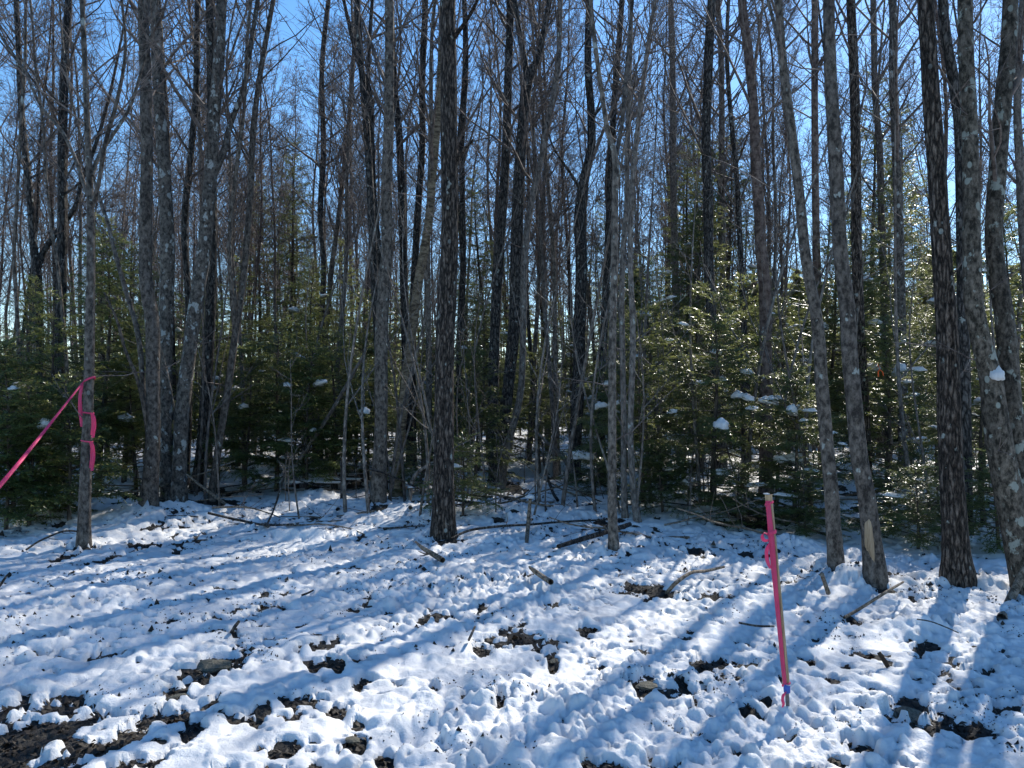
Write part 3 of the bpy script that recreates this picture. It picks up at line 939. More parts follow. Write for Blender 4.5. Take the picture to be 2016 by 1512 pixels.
T['r6'] = main_tree('maple_tree', 'slim trunk with ragged fir tufts, behind the right-hand trunks', 'slim',
    [(1742, 620, 13), (1735, 433, 13), (1732, 300, 13), (1724, 200, 12), (1719, 0, 11)], d=16.5, height=14)
T['r7'] = main_tree('maple_tree', 'upright trunk midway between scarred trunk and broad furrowed trunk', 'spotted',
    [(1780, 900, 20), (1777, 770, 19), (1775, 670, 18), (1771, 504, 18), (1765, 300, 17), (1759, 167, 16), (1757, 0, 15)], d=12.5, height=14, kind='smooth')
T['broad'] = main_tree('ash_tree', 'broad trunk with rough flaring foot near the right edge', 'furrowed',
    [(1886, 1145, 58), (1882, 1090, 50), (1877, 1004, 46), (1870, 837, 43), (1865, 670, 40), (1854, 504, 37), (1849, 420, 35), (1842, 300, 34), (1832, 167, 32), (1822, 0, 30)], height=15, relief=0.07, flare=0.2)
T['broadb'] = main_tree('maple_tree', 'dark trunk leaning left behind the broad furrowed trunk', 'dark',
    [(1898, 700, 22), (1895, 504, 22), (1892, 350, 21), (1888, 233, 21), (1876, 150, 20), (1862, 70, 19), (1856, 0, 18)], d=8.8, height=13)
T['twin'] = main_tree('maple_tree', 'mossy twin-stemmed tree at the right edge with snow in its crotch', 'mossy',
    [(2034, 1190, 66), (2010, 1080, 58), (1990, 990, 54), (1972, 900, 50), (1960, 820, 46), (1950, 740, 40), (1932, 670, 36), (1919, 610, 34), (1913, 504, 32), (1912, 367, 31), (1908, 233, 30), (1902, 100, 28), (1900, 0, 27)], d=6.3, height=13, relief=0.045, kind='smooth',
    limbs=[dict(pts=[(2026, 1090, 44), (2012, 960, 42), (2000, 870, 40), (1990, 790, 38), (1984, 690, 36), (1976, 610, 34), (1962, 530, 33), (1957, 460, 32), (1964, 340, 32), (1975, 200, 31), (1985, 100, 30), (1989, 0, 28)], dd=0.25)])
T['r8'] = main_tree('maple_tree', 'slim trunk half cut off by the right edge', 'slim',
    [(2030, 640, 18), (2016, 480, 17), (2008, 330, 16), (2003, 200, 14), (2010, 60, 13)], d=10.5, height=12)

# a scar of bare wood on the scarred trunk, snow lodged in the twin tree's crotch
def patch_on(root, px, py, w, h, mat, name, d, bulge, thick=0.012):
    """a curved plate of the given pixel size lying on the near side of a trunk"""
    mb = MB()
    c = at_depth(px, py, d) - np.array(root.location)
    nu, nv = 9, 15
    u = np.linspace(-1, 1, nu)[:, None] + np.zeros((1, nv))
    v = np.linspace(-1, 1, nv)[None, :] + np.zeros((nu, 1))
    wd = np.sqrt(np.clip(1 - np.abs(v) ** 2.4, 0, 1)) * (1 + 0.25 * vnoise2(u * 2 + 5, v * 4 + px, 3))
    X = c[0] + u * wd * w * 0.5 / F * d - v * h * 0.5 / F * d * 0.10
    Z = c[2] + v * h * 0.5 / F * d
    Y = c[1] - bulge * np.sqrt(np.clip(1 - (u * 0.9) ** 2, 0, 1)) - thick
    V = np.stack([X, Y, Z], -1).reshape(-1, 3)
    B = V.copy()
    B[:, 1] += thick * 4
    i = np.arange(nu - 1)[:, None] * nv + np.arange(nv - 1)[None]
    Q = np.stack([i, i + nv, i + nv + 1, i + 1], -1).reshape(-1, 4)
    mb.add(V, Q)
    mb.add(B, Q[:, ::-1])
    return obj(name, mb.mesh(name), M[mat], root)


def blob_mesh(name, seed, flat=0.5, rough=0.25, nlat=12, nlon=18):
    th = np.linspace(0, math.pi, nlat)[:, None]
    ph = (np.arange(nlon) * 2 * math.pi / nlon)[None, :]
    x, y, z = np.sin(th) * np.cos(ph), np.sin(th) * np.sin(ph), np.cos(th) + 0 * ph
    r = 1 + rough * 2 * vnoise3(x * 1.6 + seed, y * 1.6, z * 1.6, seed) + rough * vnoise3(x * 3.5, y * 3.5 + seed, z * 3.5, seed + 1)
    V = np.stack([x * r, y * r, np.where(z > 0, z, z * 0.45) * r * flat], -1).reshape(-1, 3)
    i = np.arange(nlat - 1)[:, None] * nlon + np.arange(nlon)[None]
    j = np.arange(nlat - 1)[:, None] * nlon + ((np.arange(nlon) + 1) % nlon)[None]
    Q = np.stack([i, i + nlon, j + nlon, j], -1).reshape(-1, 4)
    return to_mesh(name, V, Q)


BLOBS = [blob_mesh('snow_clump', s, f, 0.36) for s, f in ((1, 0.5), (5, 0.42), (9, 0.6), (14, 0.36))]
for b in BLOBS:
    b.materials.append(M['snow'])

dt = T['scarred'].location[1]
tag(patch_on(T['scarred'], 1708, 1062, 20, 84, 'scar', 'bark_scar', dt, 0.07), 'pale strip of bare wood where bark is gone')
dt = T['twin'].location[1]
c = at_depth(1950, 742, dt) - np.array(T['twin'].location)
obj('snow_clump', BLOBS[2], None, T['twin'], (c[0] + 0.004, c[1] - 0.07, c[2]), (0, R(14), 0), (0.062, 0.05, 0.13))

# ------------------------------------------------------------------ landmarks used to say where a background thing stands
LM = [(-200, 'the left edge'), (165, 'the ribbon-tied tree'), (340, 'the spotted clump'), (500, 'the slim right-leaning stem'), (640, 'the pale slender birch'), (750, 'the straight grey trunk'),
      (876, 'the thick furrowed trunk'), (1000, 'the central forked tree'), (1140, 'the black crooked trunk'), (1207, 'the slim Y-forked tree'), (1320, 'the dark trunk among firs'), (1400, 'the straight dark trunk'),
      (1500, 'the reddish trunk'), (1615, 'the slender leaning trunk'), (1675, 'the scarred leaning trunk'), (1770, 'the upright spotted trunk'), (1860, 'the broad furrowed trunk'), (1950, 'the twin-stemmed tree'), (2250, 'the right edge')]


def where(x, y):
    px = 1008 + F * x / max(y, 0.1)
    k = min(range(len(LM)), key=lambda i: abs(LM[i][0] - px))
    if px < 0:
        return 'beyond the left edge'
    if px > 2016:
        return 'beyond the right edge'
    side = 'left of' if px < LM[k][0] else 'right of'
    return f'{side} {LM[k][1]}'


# ------------------------------------------------------------------ slim bare trees deeper in the wood (shared meshes)
def slim_variant(seed, H, r0, bark, n1, len1, lean):
    rg = np.random.default_rng(seed)
    n = 34
    t = np.linspace(0, 1, n)
    z = -0.2 + t * (H + 0.2)
    wob = 0.09 + 0.02 * H
    ph = rg.uniform(0, 6, 4)
    x = lean * t * H * 0.12 + wob * (np.sin(t * 7 + ph[0]) - math.sin(ph[0])) * t * 0.6 + 0.06 * np.sin(t * 19 + ph[1]) * t
    y = lean * t * H * 0.05 + wob * (np.sin(t * 6 + ph[2]) - math.sin(ph[2])) * t * 0.6 + 0.06 * np.sin(t * 17 + ph[3]) * t
    line = np.stack([x, y, z], 1)
    rad_ = r0 * (1 - t) ** 0.8 + 0.006
    rad_ *= 1 + 0.35 * np.exp(-np.maximum(z, 0) / 0.2)
    root = obj('slim_tree', None)
    obj('trunk', trunk_mesh('trunk', line, rad_, 9, 0.03, seed, 'smooth'), M[bark], root)
    mb = MB()
    crown(mb, line, rad_, H * 0.30, H * 0.98, int(n1 * 1.35), len1, 7, 7, rg, elev=(25, 70), tw_r=0.0042)
    k = 7                                            # thin dead twigs low down
    zs = rg.uniform(1.0, H * 0.4, k)
    idx = np.clip(np.searchsorted(line[:, 2], zs), 1, n - 2)
    az = rg.uniform(0, 6.28, k)
    P = grow(line[idx], np.stack([np.cos(az), np.sin(az), rg.uniform(0, 0.8, k)], 1), rg.uniform(0.3, 1.2, k), 5, 0.16, 0.03, rg)
    Rd = np.full(k, 0.007)[:, None] * np.linspace(1, 0.3, 5)
    mb.add(*tubes(P, Rd, 3))
    obj('crown', mb.mesh('crown'), M['twig'], root)
    return root


SLIMS = [(13, .052, 'slim', 34, 2.3, 0.3, 'brownish'), (14.5, .062, 'grey', 36, 2.6, -0.4, 'grey'), (11.5, .038, 'slim', 30, 1.9, 0.6, 'thin brownish'), (12.5, .045, 'red', 32, 2.1, -0.2, 'reddish'),
         (15, .068, 'dark', 38, 2.8, 0.1, 'dark'), (10, .032, 'slim', 26, 1.6, -0.8, 'very thin'), (13.5, .048, 'dark', 32, 2.3, 0.9, 'dark leaning'), (12, .042, 'grey', 30, 2.0, -1.0, 'grey leaning'), (9, .028, 'red', 24, 1.5, 0.4, 'very thin reddish'), (14, .055, 'slim', 34, 2.5, -0.6, 'leaning brownish')]
SLIM = [slim_variant(100 + i, *v[:6]) for i, v in enumerate(SLIMS)]

taken = [(o.location[0], o.location[1]) for o in T.values()]
rs = random.Random(21)
spots = []
tries = 0
while len(spots) < 250 and tries < 20000:
    tries += 1
    az = rs.uniform(R(-43), R(43))
    d = math.sqrt(rs.uniform(13.0 ** 2, 40 ** 2)) if rs.random() < 0.8 else rs.uniform(12.5, 22)
    x, y = d * math.tan(az), d
    if min((math.hypot(x - a, y - b) for a, b in taken + spots), default=9) < 0.75:
        continue
    if x / y > 0.36 and rs.random() < 0.45:           # the wood is more open to the right
        continue
    spots.append((x, y))
# the wood goes on beyond both sides of the frame
side_spots = []
while len(side_spots) < 13:
    x, y = rs.uniform(6, 26), rs.uniform(2.5, 30)
    if x / y < 0.70 or x / y > 1.9 or math.hypot(x, y) < 9.0 or x + y < 12:
        continue
    if min((math.hypot(x - a, y - b) for a, b in side_spots), default=9) < 1.3:
        continue
    side_spots.append((x, y))
used = set()
for (x, y) in spots + side_spots:
    v = rs.randrange(len(SLIM))
    o = SLIM[v] if v not in used else copy_tree(SLIM[v])
    used.add(v)
    o.location = (x, y, float(base_h(x, y)))
    o.rotation_euler = (0, 0, rs.uniform(0, 6.28))
    s = rs.uniform(0.82, 1.18)
    o.scale = (s, s, s * rs.uniform(0.9, 1.08))
    far = 'far back' if y > 27 else ('deeper in' if y > 19 else 'close in')
    tag(o, f'{SLIMS[v][6]} bare tree {far}, {where(x, y)}', 'tree', 'slim bare trees in the wood')


# ------------------------------------------------------------------ the far wood: one mass of stems and twigs
def far_wood():
    rg = np.random.default_rng(5)
    mb = MB()
    for k in range(520):
        d = 31 + 80 * rg.random()
        az = rg.uniform(R(-46), R(46))
        x, y = d * math.tan(az), d
        H = rg.uniform(9, 15)
        n = 6
        t = np.linspace(0, 1, n)
        line = np.stack([x + rg.normal(0, 0.5) * t + rg.normal(0, 0.1, n), y + 0 * t, float(base_h(x, y)) - 0.2 + t * H], 1)
        rad_ = rg.uniform(0.04, 0.09) * (1 - t) ** 0.8 + 0.01
        mb.add(*tubes(line, rad_, 4))
        m = 13
        tt = rg.uniform(0.22, 0.97, m)
        st = np.stack([np.interp(tt, t, line[:, c]) for c in range(3)], 1)
        a, e = rg.uniform(0, 6.28, m), np.radians(rg.uniform(30, 66, m))
        ln = 2.8 * (1.1 - 0.7 * tt) * rg.uniform(0.6, 1.2, m)
        P = grow(st, np.stack([np.cos(a) * np.cos(e), np.sin(a) * np.cos(e), np.sin(e)], 1), ln, 3, 0.12, 0.1, rg)
        Rd = np.full((m, 1), 0.018) * np.array([[1, 0.7, 0.4]])
        mb.add(*tubes(P, Rd, 3))
        P2, R2, L2 = offshoots(P, Rd, ln, 5, 0.2, 0.97, 0.7, 0.55, 0.8, 2, 0.1, 0.06, rg, 0.008)
        mb.add(*tubes(P2, R2, 3))
    for k in range(420):                              # thin understory stems, too many to tell apart
        d = 20 + 34 * rg.random() ** 0.8
        az = rg.uniform(R(-44), R(44))
        x, y = d * math.tan(az), d
        H = rg.uniform(4, 10)
        t = np.linspace(0, 1, 6)
        line = np.stack([x + rg.normal(0, 0.9) * t + rg.normal(0, 0.06, 6), y + rg.normal(0, 0.6) * t, float(base_h(x, y)) - 0.2 + t * H], 1)
        mb.add(*tubes(line, rg.uniform(0.016, 0.036) * (1 - 0.8 * t), 4))
        m = 8
        tt = rg.uniform(0.25, 0.97, m)
        st = np.stack([np.interp(tt, t, line[:, c]) for c in range(3)], 1)
        a, e = rg.uniform(0, 6.28, m), np.radians(rg.uniform(20, 66, m))
        P = grow(st, np.stack([np.cos(a) * np.cos(e), np.sin(a) * np.cos(e), np.sin(e)], 1), rg.uniform(0.5, 1.6, m), 3, 0.14, 0.1, rg)
        mb.add(*tubes(P, np.full((m, 1), 0.009) * np.array([[1, 0.7, 0.4]]), 3))
    o = obj('far_wood', mb.mesh('far_wood'), M['slim'])
    return tag(o, 'distant mass of bare stems and twigs behind the trees', 'far wood', kind='stuff')


far_wood()


def far_firs():
    """the dark green mass closing the view low down between the far stems"""
    rg = np.random.default_rng(6)
    VV, TT, nv = [], [], 0
    for k in range(450):
        d = 37 + 60 * rg.random()
        az = rg.uniform(R(-45), R(45))
        if k >= 330:                                  # the firs come nearer on the right
            d, az = rg.uniform(25, 38), rg.uniform(R(7), R(42))
        x, y = d * math.tan(az), d
        H = rg.uniform(2.5, 7.0)
        m = int(150 + 40 * H)
        rel = rg.random(m) ** 1.1
        z = 0.06 * H + rel * 0.94 * H
        rr = (0.20 * H + 0.35) * (1 - rel) ** 0.8 * np.sqrt(rg.random(m)) + 0.05
        a = rg.uniform(0, 6.28, m)
        c = np.stack([x + rr * np.cos(a), y + rr * np.sin(a), float(base_h(x, y)) + z], 1)
        out = np.stack([np.cos(a), np.sin(a), rg.normal(-0.15, 0.3, m)], 1) * rg.uniform(0.25, 0.6, m)[:, None]
        sd = np.stack([-np.sin(a), np.cos(a), rg.normal(0, 0.5, m)], 1) * rg.uniform(0.05, 0.13, m)[:, None]
        VV.append(np.stack([c - out * 0.4 + sd, c - out * 0.4 - sd, c + out], 1).reshape(-1, 3))
        TT.append(nv + np.arange(m * 3).reshape(-1, 3))
        nv += m * 3
    o = obj('far_firs', to_mesh('far_firs', np.concatenate(VV), None, np.concatenate(TT), False), M['needles'])
    return tag(o, 'distant mass of green firs low behind the trees', 'far firs', kind='stuff')


far_firs()


# ------------------------------------------------------------------ firs
def fir_variant(seed, H, spread, nwh, snow_n, low=0.10, gap=0.0):
    """a young shade-grown fir: flat sprays of needles in uneven tiers"""
    rg = np.random.default_rng(seed)
    root = obj('fir_tree', None)
    n = 16
    t = np.linspace(0, 1, n)
    line = np.stack([0.05 * np.sin(t * 5 + seed) * t * H * 0.4, 0.05 * np.cos(t * 4 + seed) * t * H * 0.4, -0.15 + t * (H + 0.15)], 1)
    rad_ = (0.010 + 0.0095 * H) * (1 - t) + 0.004
    obj('trunk', trunk_mesh('trunk', line, rad_, 8, 0.03, seed, 'smooth'), M['firbark'], root)
    wood = MB()
    NV, NT = [], []
    nv = 0
    perches = []
    zs = low * H + (1 - low) * H * (np.arange(nwh) / nwh) ** 0.9
    for z in zs:
        rel = z / H
        k = rg.integers(4, 7)
        a0 = rg.uniform(0, 6.28)
        for b in range(k):
            if rg.random() < gap + 0.08:
                continue
            az = a0 + b * 6.28 / k + rg.normal(0, 0.25)
            L = spread * (1 - rel) ** 0.75 * rg.uniform(0.6, 1.15) + 0.10
            zz = z + rg.normal(0, 0.05)
            i = min(n - 2, max(0, int((zz + 0.15) / (H + 0.15) * (n - 1))))
            st = line[i] * 1.0
            st[2] = zz
            el = rg.uniform(0.05, 0.35) + 0.7 * rel ** 3
            npt = 6
            P = np.zeros((npt, 3))
            P[0] = st
            for q in range(1, npt):
                e = el - 0.42 * q / npt + rg.normal(0, 0.06)
                P[q] = P[q - 1] + np.array([math.cos(az) * math.cos(e), math.sin(az) * math.cos(e), math.sin(e)]) * L / (npt - 1)
                az += rg.normal(0, 0.05)
            wood.add(*tubes(P, np.linspace(0.004 + 0.005 * L, 0.0025, npt), 4))
            perches.append((P, L))
            # side twigs in the plane of the branch
            side = np.array([-math.sin(az), math.cos(az), 0])
            m = max(5, int(L / 0.05))
            ts = np.linspace(0.22, 0.98, m)
            tw_st, tw_d, tw_l = [], [], []
            for q, tt in enumerate(ts):
                f = tt * (npt - 1)
                j = min(npt - 2, int(f))
                p = P[j] + (P[j + 1] - P[j]) * (f - j)
                par = unit(P[j + 1] - P[j])
                for s in (-1, 1):
                    if rg.random() < 0.12:
                        continue
                    tw_st.append(p)
                    dv = par * rg.uniform(0.55, 0.9) + side * s * rg.uniform(0.6, 0.95) + np.array([0, 0, rg.normal(-0.12, 0.26)])
                    tw_d.append(dv)
                    tw_l.append((0.06 + 0.36 * L * (1 - tt) ** 0.8 * min(1, tt * 3.2)) * rg.uniform(0.6, 1.2))
            tw_st.append(P[-2])
            tw_d.append(P[-1] - P[-2])
            tw_l.append(0.16)
            tw_st, tw_d, tw_l = np.array(tw_st), unit(np.array(tw_d)), np.array(tw_l)
            # needles: narrow leaflets on both sides of every twig
            cnt = np.maximum(4, (tw_l / 0.022).astype(int))
            idx = np.repeat(np.arange(len(tw_l)), cnt)
            pos = np.concatenate([np.linspace(0.05, 1.0, c) for c in cnt])
            for s in (-1, 1):
                mN = len(idx)
                base = tw_st[idx] + tw_d[idx] * (tw_l[idx] * pos)[:, None]
                base[:, 2] -= 0.18 * (tw_l[idx] * pos) ** 2 / 0.3
                lat = unit(np.cross(tw_d[idx], np.array([0, 0, 1.0])) * s + rg.normal(0, 0.42, (mN, 3)))
                dr = unit(tw_d[idx] * 0.75 + lat * 0.8)
                ln = rg.uniform(0.030, 0.050, mN)[:, None]
                wv = unit(np.cross(dr, np.array([0.05, 0.03, 1.0]) + rg.normal(0, 0.35, (mN, 3)))) * 0.0075
                A, B, Cc = base - wv, base + wv, base + dr * ln
                D = base + dr * ln * 0.6
                NV.append(np.stack([A, B, D + wv * 0.9, Cc], 1).reshape(-1, 3))
                f = nv + np.arange(mN)[:, None] * 4
                NT.append(np.concatenate([f + 0, f + 1, f + 2, f + 3], 1))
                nv += mN * 4
    obj('branches', wood.mesh('branches'), M['firbark'], root)
    obj('crown', to_mesh('crown', np.concatenate(NV), np.concatenate(NT), None, smooth=False), M['needles'], root)
    for _ in range(snow_n):
        P, L = perches[rg.integers(0, max(1, int(len(perches) * 0.75)))]
        if L < 0.25:
            continue
        f = rg.uniform(0.45, 0.9) * 5
        j = min(4, int(f))
        p = P[j] + (P[j + 1] - P[j]) * (f - j)
        dvec = unit(P[j + 1] - P[j])
        s = rg.uniform(0.05, 0.12)
        obj('snow_clump', BLOBS[rg.integers(0, len(BLOBS))], None, root, (p[0], p[1], p[2] + 0.012), (0, -math.asin(float(np.clip(dvec[2], -0.6, 0.6))), math.atan2(dvec[1], dvec[0])), (s * rg.uniform(0.9, 1.5), s * rg.uniform(0.6, 1.0), s * rg.uniform(1.0, 1.6)))
    return root


FIR = [fir_variant(300, 1.3, 0.70, 12, 2, 0.14), fir_variant(301, 2.4, 1.0, 19, 9, 0.16), fir_variant(302, 3.2, 1.15, 21, 10, 0.2, 0.08), fir_variant(303, 4.2, 1.35, 23, 8, 0.2, 0.12),
       fir_variant(304, 5.6, 1.4, 27, 3, 0.18, 0.1), fir_variant(305, 7.8, 1.6, 32, 2, 0.2, 0.12), fir_variant(306, 2.8, 1.3, 17, 14, 0.16, 0.1)]
FIRH = [1.3, 2.4, 3.2, 4.2, 5.6, 7.8, 2.8]
# column of the stem, distance (m), row of the tip
FIRS = [(30, 10, 690), (100, 11, 610), (55, 13, 560), (195, 12, 480), (245, 13.2, 505), (140, 9.6, 775), (212, 15, 450), (15, 9.2, 830), (352, 15, 560), (430, 14.5, 600), (482, 12.4, 690), (545, 12.8, 645), (605, 12.2, 700),
        (662, 13, 665), (700, 15, 600), (560, 21, 285), (600, 23, 400), (500, 22, 350), (690, 19, 480), (620, 17, 520), (470, 18, 520), (725, 14, 745), (270, 11.8, 720), (60, 9.4, 770), (-60, 10, 640), (-140, 12, 560),
        (830, 12, 870), (912, 9.7, 885), (935, 13, 705), (962, 20, 345), (1003, 22, 480), (905, 18, 550), (942, 16, 600), (1062, 16, 700), (1092, 20, 600), (1122, 18, 640), (1182, 14, 735), (1202, 20, 400), (1172, 12, 885), (850, 19, 640), (780, 20, 560),
        (1265, 10.5, 640), (1302, 13, 510), (1342, 18, 265), (1380, 16, 300), (1424, 19, 235), (1402, 10.2, 600), (1462, 12, 560), (1560, 9.6, 740), (1622, 15, 460), 
        (1705, 14, 430), (1742, 11, 650), (1782, 16, 340), (1732, 20, 150), (1790, 18, 200), (1886, 13, 490), (1934, 9.2, 720), (1982, 12, 440), (1752, 9, 955), (1804, 8.2, 925), (1962, 8, 900), (1304, 9.8, 905), (1452, 9.3, 930),
        (1582, 8.8, 935), (2140, 11, 480), ]
rf = random.Random(4)
fused = set()
fspots = []


def place_fir(x, y, H):
    v = min(range(len(FIR)), key=lambda i: abs(math.log(FIRH[i] / H)) + rf.uniform(0, 0.25))
    o = copy_tree(FIR[v])
    if x / y < 0.05:                                  # little snow is left on the firs at left and centre
        for ch in list(o.children):
            if ch.name.startswith('snow_clump') and rf.random() < 0.8:
                bpy.data.objects.remove(ch)
    s = H / FIRH[v]
    o.location = (x, y, float(base_h(x, y)) + 0.02)
    o.rotation_euler = (R(rf.uniform(-3, 3)), R(rf.uniform(-3, 3)), rf.uniform(0, 6.28))
    q = s ** 0.5
    o.scale = (q * rf.uniform(0.9, 1.1), q * rf.uniform(0.9, 1.1), s)
    size = 'knee-high' if H < 1.3 else ('small' if H < 2.2 else ('man-high' if H < 3.6 else 'tall'))
    far = 'far back' if y > 20 else ('further in' if y > 13 else 'at the wood edge')
    tag(o, f'{size} green fir {far}, {where(x, y)}', 'fir tree', 'young firs under the bare trees')
    fspots.append((x, y))


for (px, d, top) in FIRS:
    p = at_depth(px, 790, d)
    place_fir(p[0], p[1], max(0.7, (790 - top) / F * d + CAMZ))
n = 0
while n < 60:
    az = rf.uniform(R(-37), R(37))
    d = rf.uniform(15, 36)
    x, y = d * math.tan(az), d
    px = 1008 + F * x / y
    if min(math.hypot(x - a, y - b) for a, b in fspots) < 1.0:
        continue
    if 690 < px < 1180 and rf.random() < 0.45:
        continue
    place_fir(x, y, rf.uniform(2.2, 5.0))
    n += 1

for proto in FIR:                                     # the patterns themselves do not stand in the wood
    for ch in list(proto.children):
        bpy.data.objects.remove(ch)
    bpy.data.objects.remove(proto)


# ------------------------------------------------------------------ saplings, sticks, logs on the floor of the wood
def sapling_variant(seed, H):
    rg = np.random.default_rng(seed)
    t = np.linspace(0, 1, 14)
    line = np.stack([0.12 * H * np.sin(t * 2.4 + seed) * t, 0.08 * H * np.sin(t * 3 + 2 * seed) * t, -0.1 + t * (H + 0.1)], 1)
    rad_ = 0.004 + 0.0045 * H * (1 - t)
    mb = MB()
    mb.add(*tubes(line, rad_, 6))
    crown(mb, line, rad_, H * 0.25, H, 9, H * 0.34, 3, 0, rg, elev=(25, 60), r1=0.6, tw_r=0.002)
    return obj('sapling', mb.mesh('sapling'), M['slim'])


SAP = [sapling_variant(500 + i, h) for i, h in enumerate((0.7, 1.2, 2.0, 3.0, 4.2, 5.5))]
sused = set()
n = 0
while n < 165:
    az = rs.uniform(R(-35), R(35))
    d = rs.uniform(9.0, 24) if n > 60 else rs.uniform(8.6, 11.5)
    x, y = d * math.tan(az), d
    if y + 0.25 * x < 9.4 - (0.8 if x > 2 else 0):
        continue
    v = rs.randrange(len(SAP))
    o = SAP[v] if v not in sused else copy_tree(SAP[v])
    sused.add(v)
    o.location = (x, y, float(base_h(x, y)))
    o.rotation_euler = (R(rs.uniform(-9, 9)), R(rs.uniform(-9, 9)), rs.uniform(0, 6.28))
    s = rs.uniform(0.8, 1.2)
    o.scale = (s, s, s)
    tag(o, f'leafless sapling {"deep in the wood" if y > 15 else "at the wood edge"}, {where(x, y)}', 'sapling', 'leafless saplings')
    n += 1


def stick(name, label, pts, mat='dead', cat='branch', twigs=0, group=None, snow_top=None, seed=1, sides=9):
    """pts: column, row, width in pixels, height above the ground (m); the ground under the first point sets the distance"""
    rg = np.random.default_rng(seed)
    A = []
    for p in pts:
        hgt = (p[3] if len(p) > 3 else 0.03) + (0.02 if len(p) < 5 else 0)
        dd = p[4] if len(p) > 4 else None
        if dd is None:
            r = ray(p[0], p[1])
            g = on_ground(p[0], p[1])
            for _ in range(6):                      # the point hgt above the ground seen in this pixel
                tt = (CAMZ - (gz(g[0], g[1]) + hgt)) / -r[2] if r[2] < -0.02 else 20
                g = np.array([0, 0, CAMZ]) + r * tt
            q = g
        else:
            q = at_depth(p[0], p[1], dd)
        A.append([*q, p[2] * 0.5 / F * q[1]])
    A = np.array(A)
    C = catmull(A, max(12, 6 * len(A)))
    org = A[0, :3].copy()
    line = C[:, :3] - org
    rr = np.maximum(C[:, 3], 0.002)
    me = trunk_mesh(name, line + np.linspace(0, 1e-4, len(line))[:, None], rr, sides, 0.07, seed, 'smooth') if abs(line[-1][1]) < 5 else None
    if twigs or snow_top:
        root = obj(name, None, loc=org)
        obj('wood', me, M[mat], root)
        if twigs:
            P2, R2, L2 = offshoots(line[None], rr[None], np.array([np.linalg.norm(line[-1])]), twigs, 0.3, 0.95, 0.8, 0.32, 0.4, 5, 0.14, 0.08, rg, 0.0025)
            for k in range(twigs):
                obj('twig', MB().add(*tubes(P2[k], R2[k], 4)).mesh('twig'), M['twig'], root)
        if snow_top:
            for (f, sx, sy, sz) in snow_top:
                p = line[int(f * (len(line) - 1))]
                obj('snow_clump', BLOBS[seed % 4], None, root, (p[0], p[1], p[2] + rr[int(f * (len(line) - 1))] * 0.7), (0, 0, seed), (sx, sy, sz))
    else:
        root = obj(name, me, M[mat], loc=org)
    return tag(root, label, cat, group)


G = 'sticks poking from the snow'
stick('broken_branch', 'short broken branch with splintered tip lying below the thick furrowed trunk', [(872, 1103, 11, 0.04), (850, 1090, 10, 0.07), (832, 1079, 8, 0.11), (818, 1066, 3, 0.15)], twigs=3, seed=2)
stick('broken_branch', 'short thick branch stub in open snow right of centre', [(1085, 1146, 11, 0.04), (1066, 1134, 10, 0.07), (1052, 1124, 9, 0.09), (1042, 1116, 4, 0.11)], seed=3)
stick('upright_stick', 'upright broken stick with a cap of snow near the centre', [(1036, 1072, 8, 0), (1040, 1030, 8, None, 8.75), (1044, 980, 7, None, 8.75)] if False else [(1036, 1074, 8, 0.0), (1040, 1030, 8, 0, 8.6), (1044, 981, 7, 0, 8.6)], snow_top=[(1.0, 0.05, 0.05, 0.06)], seed=4)
stick('fallen_branch', 'long thin dark branch lying across the snow behind the upright stick', [(888, 1060, 4, 0.02), (925, 1044, 5, 0.04), (985, 1036, 5, 0.05), (1040, 1033, 4.5, 0.04), (1110, 1027, 4, 0.03), (1205, 1023, 3, 0.02)], mat='dark', twigs=6, seed=5)
stick('fallen_log', 'dark fallen pole slanting behind the foot of the Y-forked tree', [(1098, 1076, 8, 0.05), (1150, 1060, 10, 0.07), (1200, 1045, 10, 0.08), (1240, 1032, 9, 0.08)], mat='dark', cat='log', seed=6)
stick('bent_stick', 'bent bare stick rising from snow left of the stake', [(1312, 1168, 8, 0.0), (1328, 1150, 8, 0.08), (1352, 1132, 7, 0.10), (1390, 1124, 6, 0.06), (1425, 1116, 5, 0.03)], seed=7)
stick('fallen_branch', 'long slanting bare stick right of the stake below the scarred trunk', [(1662, 1216, 6, 0.02), (1690, 1200, 6, 0.08), (1725, 1178, 6, 0.12), (1778, 1146, 4, 0.12)], seed=8)
stick('stub', 'short leaning stub with a twig, between stake and leaning trunks', [(1631, 1168, 9, 0.0), (1624, 1148, 8, 0.10), (1618, 1130, 8, 0.2)], cat='stub', twigs=2, seed=9)
stick('flat_stick', 'thin dark stick lying flat left of the stake', [(1455, 1226, 4, 0.05), (1488, 1232, 4, 0.05), (1524, 1233, 4, 0.05)], mat='dark', seed=10)
stick('arched_twig', 'thin arched twig over a snow ridge near the right edge', [(1806, 1219, 2.5, 0.05), (1840, 1226, 2.5, 0.10), (1865, 1236, 2.5, 0.09), (1887, 1246, 2, 0.05)], mat='dark', seed=11)
stick('peg', 'small dark peg of wood on the left snow slope', [(457, 1243, 7, 0.0), (463, 1233, 7, 0.05), (470, 1224, 6, 0.09)], mat='dark', seed=12)
stick('peg', 'small dark upright stick in open snow left of centre bottom', [(923, 1260, 5, 0.0), (929, 1247, 5, 0.06), (935, 1234, 4, 0.11)], mat='dark', seed=13)
stick('peg', 'short twig peeping from a snow lump left of centre', [(594, 1172, 4, 0.02), (605, 1168, 4, 0.05), (617, 1162, 3, 0.07)], mat='dark', seed=14)
stick('leaning_post', 'weathered broken stem leaning at the right edge below the twin tree', [(1972, 1218, 18, 0.0), (1986, 1188, 17, 0, 6.05), (2004, 1150, 16, 0, 6.15), (2022, 1112, 14, 0, 6.2)], cat='dead stem', seed=15)
